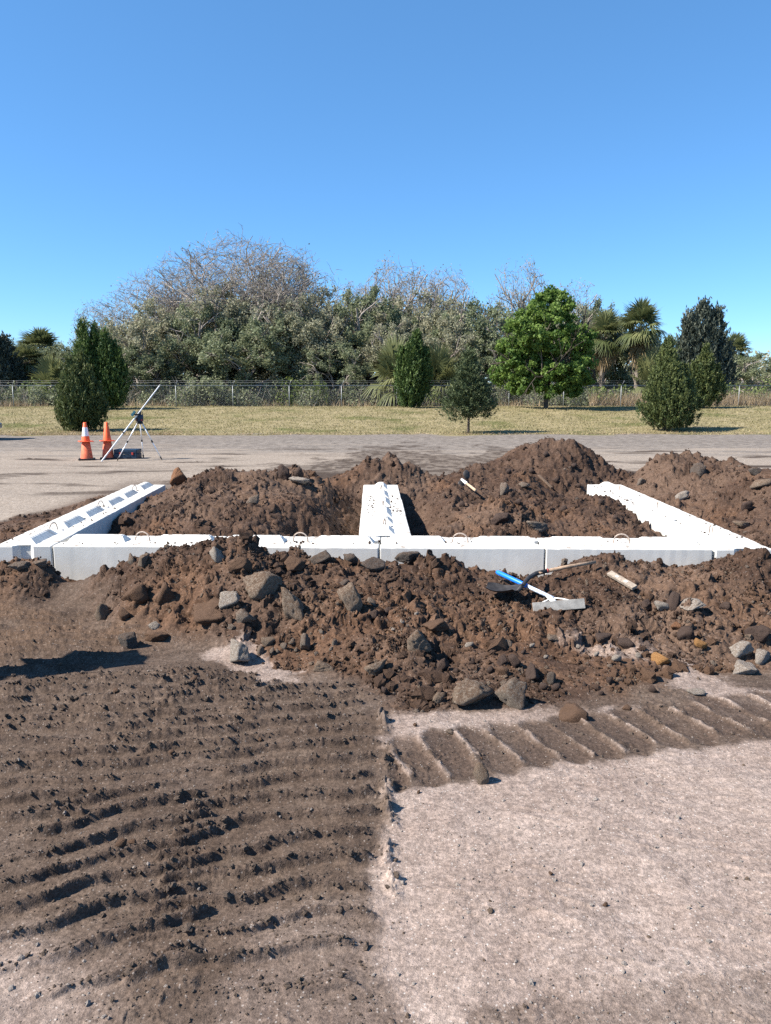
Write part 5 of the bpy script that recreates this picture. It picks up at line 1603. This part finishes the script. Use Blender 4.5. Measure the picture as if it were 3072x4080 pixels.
# shovel
A0, B0 = span((1286, 1236), (1159, 1271), .018, .09, .12)
dv = (B0 - A0).normalized()
B0 = B0 + Vector((0, 0, .02))
t = empty('shovel', 'long wooden shovel with a dark iron blade, crossing the blue handled rake', 'shovel', B0[:])
o = tube('handle', [A0, A0.lerp(B0, .5) + Vector((0, 0, .006)), B0], [.016, .018, .019], WOOD); sub(o, t)
C0 = hit(1118, 1297) + Vector((0, 0, .07))
o = tube('socket', [B0 - dv * .10, B0, B0.lerp(C0, .45) + Vector((0, 0, .03)), C0], [.021, .023, .021, .016], IRON); sub(o, t)
o = tube('collar', [B0 - dv * .115, B0 - dv * .10], .0225, simple('red_band', (.25, .05, .04), .5)); sub(o, t)
fw = (hit(1062, 1290) + Vector((0, 0, .07)) - C0); fw = fw.normalized()
sd_ = fw.cross(Vector((0, 0, 1))).normalized(); nn = sd_.cross(fw)
V = []; nU, nV = 9, 9
for i in range(nU):
    for j in range(nV):
        u = i / (nU - 1); v_ = j / (nV - 1) * 2 - 1
        wd = .12 * (1.0 if u < .7 else math.sqrt(max(.02, 1 - ((u - .7) / .3) ** 2 * .85)))
        V.append(C0 + fw * (u * .30) + sd_ * (v_ * wd) + nn * (.035 * v_ * v_ - .03 * math.sin(u * PI) + .01))
V = np.array([list(v) for v in V]); Fq = grid_faces(nU, nV)
V2 = np.concatenate([V, V - np.array(nn) * .003]); n0 = len(V)
me = make_mesh('blade', V2, [Fq, Fq[:, ::-1] + n0], True)
o = add('blade', me, IRON); sub(o, t)

# board with pale marks
A0, B0 = span((1316, 1250), (1371, 1283), .02, .05, .05)
t = empty('wooden_board', 'short grey wooden board with white stripes lying on the slope', 'board', A0.lerp(B0, .5)[:])
o = beam('plank', A0, B0, .06, .028, WOODG, roll=R(20)); sub(o, t)
d = (B0 - A0)
for q in (.32, .66):
    c = A0 + d * q + Vector((0, 0, .0012)); 
    o = beam('paint_stripe', c - d * .055, c + d * .055, .026, .030, WHITEM, bevel=.001, roll=R(20)); sub(o, t)
# small tool stuck in the right bay heap
A0, B0 = hit(1002, 1052), hit(1025, 1076)
A0.z += .09; B0.z += .13; B0.y -= .12
t = empty('hand_tool', 'pale wooden handled tool with dark rounded head stuck in the right bay heap', 'tool', A0[:])
o = tube('handle', [A0, B0], [.02, .024], WOODL); sub(o, t)
o = tube('ferrule', [A0 - (B0 - A0) * .18, A0 + (B0 - A0) * .25], [.024, .027], WHITE); sub(o, t)
for s_, nm in ((1, 'head'), (-1, 'head')):
    c = A0 + Vector((.05 if s_ > 0 else -.04, .03, .09 * s_ + .02))
    me = lathe_mesh('head', [(.002, -.012), (.07, -.012), (.085, 0), (.07, .012), (.002, .012)], 20)
    o = add('head', me, IRON, None, c, (R(70), 0, R(20)), (.75, 1, 1)); sub(o, t)
# brown plank in the right bay
A0, B0 = span((1164, 1036), (1192, 1057), .02, .06, .0)
tag(beam('wooden_plank', A0, B0, .05, .025, simple('dark_damp_wood', (.11, .075, .052), .85, 0, .25, 20, .3)), 'thin brown plank sticking out of the right bay heap', 'plank')

# ------------------------------------------------------------------ survey gear, cones, case
ORANGE = simple('cone_orange', (.80, .115, .035), .5, 0, .1, 9)
ORANGE_D = simple('faded_cone_orange', (.62, .135, .065), .65, 0, .18, 9)
RUBBER = simple('black_rubber', (.022, .021, .022), .75, 0, .2, 9)
REFL = simple('white_reflective_band', (.75, .75, .78), .35, 0, .05, 9)
def ground_z(x, y): return float(H1(x, y)[0])
def cone_pair(x, y, la, lb, white):
    z = ground_z(x, y)
    t = empty('traffic_cone', lb, 'traffic cone', (x, y, z), (0, 0, .3), 'stacked traffic cones')
    box('base', (0, 0, .022), (.46, .46, .04), RUBBER, t, .008)
    add('cone_body', lathe_mesh('cone_body', [(.178, .04), (.172, .06), (.112, .545), (.104, .547), (.165, .05)], 32), ORANGE_D, t)
    t = empty('traffic_cone', la, 'traffic cone', (x, y, z + .535), (0, 0, .5), 'stacked traffic cones')
    bm = bmesh.new(); box_bm(bm, (0, 0, .012), (.40, .40, .02), .006)
    add('base', bm_mesh('base', bm), ORANGE, t)
    add('cone_body', lathe_mesh('cone_body', [(.125, .022), (.118, .04), (.046, .565), (.036, .572), (.034, .52)], 32), ORANGE, t)
    if white:
        rr = lambda q: .118 - .072 * (q - .04) / .525 + .0025
        add('reflective_band', lathe_mesh('reflective_band', [(rr(.17), .17), (rr(.43), .43)], 32), REFL, t)
x, y = at_z(188, 993)
cone_pair(x, y, 'upper orange cone with a white band, on the left stack', 'lower faded orange cone of the left stack, black base', True)
x, y = at_z(234, 991)
cone_pair(x, y, 'upper plain orange cone, on the right stack beside the case', 'lower faded orange cone of the right stack, beside the case', False)

NAVY = simple('navy_plastic', (.012, .028, .055), .4, 0, .15, 12)
TEAL = simple('dark_teal_plastic', (.035, .12, .15), .45, 0, .15, 12)
BLACK = simple('black_plastic', (.015, .015, .017), .45, 0, .15, 12)
RED = simple('red_latch', (.35, .04, .03), .45)
ALUB = simple('bright_aluminium', (.80, .80, .80), .35, .3, .06, 10)
LENS = simple('glass_lens', (.03, .035, .04), .08, 0, .1, 5)
feet = [at_z(253, 995.5), at_z(310, 989.5), at_z(350, 993.5)]
hx = sum(f[0] for f in feet) / 3 + .02; hy = sum(f[1] for f in feet) / 3
gz = ground_z(hx, hy)
t = empty('survey_tripod', 'aluminium survey tripod on the dirt lot beside the cones', 'tripod', (hx, hy, gz))
lathe = lathe_mesh('head_plate', [(.001, 1.06), (.085, 1.06), (.095, 1.08), (.095, 1.11), (.06, 1.13), (.001, 1.13)], 20)
add('head_plate', lathe, BLACK, t)
for fx_, fy_ in feet:
    f = Vector((fx_ - hx, fy_ - hy, 0)); d = f.normalized()
    top = d * .075 + Vector((0, 0, 1.08))
    dn = (f - top)
    lg = tube('leg', [top, top + dn * .5], .018, ALUB, t)
    tube('leg', [top + dn * .48, top + dn * .93], .013, ALUB, t)
    tube('leg_clamp', [top + dn * .47, top + dn * .52], .026, BLACK, t)
    tube('foot', [top + dn * .91, top + dn * .95, f + Vector((0, 0, .0))], [.024, .022, .008], BLACK, t)
t = empty('laser_level', 'dark blue laser level mounted on top of the tripod', 'laser level', (hx, hy, gz + 1.13))
add('body', lathe_mesh('body', [(.001, 0), (.10, 0), (.108, .02), (.108, .17), (.095, .20), (.001, .20)], 20), NAVY, t)
add('lens_housing', lathe_mesh('lens_housing', [(.055, .20), (.055, .26), (.06, .265), (.06, .285), (.001, .29)], 16), LENS, t)
for a in (0.4, 2.5, 4.6):
    tube('cage_bar', [(.10 * math.cos(a), .10 * math.sin(a), .18), (.085 * math.cos(a), .085 * math.sin(a), .27), (.02 * math.cos(a), .02 * math.sin(a), .315)], .012, NAVY, t, 6)
for a in (-2.2, -.8):
    tube('knob', [(.10 * math.cos(a), .10 * math.sin(a), .05), (.135 * math.cos(a), .135 * math.sin(a), .05)], .022, RED, t, 8)
box('battery_door', (-.06, -.10, .08), (.07, .03, .10), BLACK, t, .006)

bx_, by_ = at_z(219, 997.5)
tip = Vector(at_y(346.5, 831, by_ + .95)); base = Vector((bx_, by_, ground_z(bx_, by_)))
t = empty('grade_rod', 'long white grade rod leaning against the laser tripod', 'measuring rod', base[:])
d = tip - base
for nm, q0, q1, w in (('rod_section', 0, .55, .045), ('rod_section', .55, .985, .036)):
    o = beam(nm, base + d * q0, base + d * q1, w, w * .7, WHITE); sub(o, t)
o = beam('end_cap', base + d * .985, base + d * 1.0, .042, .03, ALU); sub(o, t)
o = beam('section_lock', base + d * .36 , base + d * .375, .06, .05, BLACK); sub(o, t)
r0 = base + d * .605
t = empty('laser_receiver', 'small dark laser receiver clamped to the grade rod', 'receiver', r0[:])
o = box('clamp', r0 + Vector((-.02, -.03, 0)), (.10, .07, .05), BLACK, None, .006); sub(o, t)
o = box('receiver_body', r0 + Vector((-.10, -.05, .03)), (.075, .05, .17), TEAL, None, .01, Matrix.Rotation(R(38), 3, 'Y')); sub(o, t)

cx_, cy_ = at_z(273, 991.5); cy_ += .18
t = empty('equipment_case', 'dark blue plastic equipment case on the ground behind the tripod leg', 'case', (cx_, cy_, ground_z(cx_, cy_)), (0, 0, R(-4)))
box('case_bottom', (0, 0, .085), (.70, .42, .17), NAVY, t, .02)
box('lid', (0, 0, .232), (.71, .43, .115), NAVY, t, .025)
box('end_panel', (-.358, 0, .15), (.015, .36, .22), TEAL, t, .004)
for s_ in (-.16, .22):
    box('latch', (s_, -.219, .165), (.055, .018, .075), RED, t, .004)
tube('handle', [(-.06, -.21, .14), (-.06, -.245, .14), (.09, -.245, .14), (.09, -.21, .14)], .011, BLACK, t, 6)

# ------------------------------------------------------------------ vehicle cut by the left edge
PAINT = simple('silver_blue_paint', (.30, .38, .50), .28, .3, .05, 2, 0, .5)
GLASS = simple('tinted_glass', (.02, .025, .03), .06, 0, .1, 2, 0, .6)
CHROME = simple('bumper_trim', (.5, .52, .55), .25, .7, .05, 5)
TAIL = simple('tail_lamp', (.30, .02, .02), .25, 0, .1, 8, 0, .5)
vx_, vy_ = at_z(0, 953); vx_ = X_at(0.5, vy_ + 1.0 + .87) - .07
t = empty('parked_van', 'parked vehicle barely showing at the left edge of the dirt lot', 'car', (vx_ - .0, vy_ + 1.0, 0))
prof = [(-4.6, .35), (-4.62, .75), (-4.3, 1.0), (-3.4, 1.08), (-2.65, 1.68), (-2.3, 1.78), (-.45, 1.80), (-.22, 1.62), (-.10, 1.05), (-.06, .9), (-.07, .42), (-.25, .33)]
V = [(x_, s_ * (.88 if z_ < 1.1 else .88 - (z_ - 1.1) * .22), z_) for s_ in (-1, 1) for x_, z_ in prof]
n = len(prof)
bm = bmesh.new(); vs = [bm.verts.new(v) for v in V]
bm.faces.new(vs[:n]); bm.faces.new(vs[n:][::-1])
for i in range(n):
    bm.faces.new((vs[i], vs[(i + 1) % n], vs[n + (i + 1) % n], vs[n + i]))
bmesh.ops.bevel(bm, geom=bm.edges[:], offset=.04, segments=2, affect='EDGES')
add('body', bm_mesh('body', bm), PAINT, t)
for s_ in (-1, 1):
    for (xa, xb) in ((-2.55, -1.6), (-1.5, -.5)):
        box('side_window', ((xa + xb) / 2, s_ * .80, 1.38), (xb - xa, .09, .42), GLASS, t, .03)
    for xw in (-3.75, -.95):
        w_ = empty_w = add('wheel', lathe_mesh('wheel', [(.05, -.10), (.30, -.10), (.335, -.07), (.335, .07), (.30, .10), (.05, .10)], 28), RUBBER, t, (xw, s_ * .82, .335), (R(90), 0, 0))
        add('rim', lathe_mesh('rim', [(.001, -.11), (.16, -.108), (.21, -.101), (.21, .101), (.16, .108), (.001, .11)], 20), ALU, w_)
    box('tail_lamp', (-.075, s_ * .74, 1.0), (.06, .13, .34), TAIL, t, .015)
    box('wing_mirror', (-2.75, s_ * .98, 1.12), (.10, .16, .14), PAINT, t, .03)
box('rear_window', (-.165, 0, 1.36), (.06, 1.35, .42), GLASS, t, .02, Matrix.Rotation(R(-12), 3, 'Y'))
box('rear_bumper', (-.02, 0, .55), (.16, 1.74, .22), CHROME, t, .04)
box('windscreen', (-3.02, 0, 1.40), (.05, 1.45, .75), GLASS, t, .02, Matrix.Rotation(R(52), 3, 'Y'))
box('front_bumper', (-4.62, 0, .5), (.14, 1.74, .24), CHROME, t, .04)

# ------------------------------------------------------------------ made-up excavator, unseen left of the picture, added to throw the long shadow
YEL = simple('excavator_yellow', (.62, .36, .03), .45, 0, .12, 5)
STEEL = simple('worn_bucket_steel', (.12, .105, .095), .6, .3, .35, 9, .3)
sh = Vector((-2.15, 5.62, 0))             # middle of the shadow on the ground
hb = 1.35                                 # height of the bucket
cot = 1 / math.tan(SUN_EL)
bk = sh + Vector((-math.cos(SUN_AZ), -math.sin(SUN_AZ), 0)) * hb * cot + Vector((0, 0, hb))
t = empty('added_shadow_excavator', 'made-up yellow mini excavator outside the left edge, added to throw the long shadow', 'excavator', (-6.9, 4.6, 0), (0, 0, 0))
ax = Vector((-6.9, 4.6, 0))
for s_ in (-1, 1):
    bm = bmesh.new()
    pr = [(-.95, .12), (-.85, 0), (.85, 0), (1.0, .12), (1.02, .34), (.9, .46), (-.9, .46), (-1.0, .32)]
    v0 = [bm.verts.new((x_, s_ * .62 - .15, z_)) for x_, z_ in pr]; v1 = [bm.verts.new((x_, s_ * .62 + .15, z_)) for x_, z_ in pr]
    bm.faces.new(v0); bm.faces.new(v1[::-1])
    for i in range(len(pr)):
        j = (i + 1) % len(pr); bm.faces.new((v0[i], v0[j], v1[j], v1[i]))
    add('track', bm_mesh('track', bm), RUBBER, t)
box('undercarriage', (0, 0, .42), (.9, .9, .2), IRON, t, .02)
box('engine_housing', (-.55, 0, .92), (.9, 1.3, .75), YEL, t, .08)
box('floor_plate', (.2, 0, .58), (1.0, 1.25, .1), YEL, t, .02)
box('seat', (-.05, .2, .95), (.5, .5, .6), BLACK, t, .08)
for xx_, yy_ in ((.35, -.1), (.35, .55), (-.45, -.1), (-.45, .55)):
    box('cab_post', (xx_, yy_, 1.45), (.06, .06, 1.7), YEL, t, .01)
box('cab_roof', (-.05, .22, 2.32), (1.0, .85, .08), YEL, t, .03)
b0 = Vector((.6, -.35, .75)); b2 = bk - ax + Vector((-.35, -.05, .62)); b1 = (b0 + b2) / 2 + Vector((-.1, 0, .75))
tube('boom', [b0, b0.lerp(b1, .6) + Vector((0, 0, .12)), b1, b2], [.11, .13, .13, .08], YEL, t, 6, False)
b3 = bk - ax
tube('stick', [b2 + Vector((-.15, 0, .18)), b2, b3 + Vector((.05, 0, .0))], [.07, .10, .07], YEL, t, 6, False)
tube('hydraulic_cylinder', [b0 + Vector((.2, 0, .5)), b1 + Vector((.1, 0, .15))], .04, ALU, t, 8)
bm = bmesh.new()
pr = [(-.28, .10), (-.30, -.05), (-.22, -.20), (-.05, -.26), (.20, -.20), (.42, -.04), (.20, -.12), (-.02, -.16), (-.15, -.08), (-.16, .10)]
wv = .19
v0 = [bm.verts.new((x_, -wv, z_)) for x_, z_ in pr]; v1 = [bm.verts.new((x_, wv, z_)) for x_, z_ in pr]
for i in range(len(pr)):
    j = (i + 1) % len(pr); bm.faces.new((v0[i], v0[j], v1[j], v1[i]))
bm.faces.new(v0); bm.faces.new(v1[::-1])
o = add('bucket', bm_mesh('bucket', bm), STEEL, t, b3[:], (0, 0, R(25)))
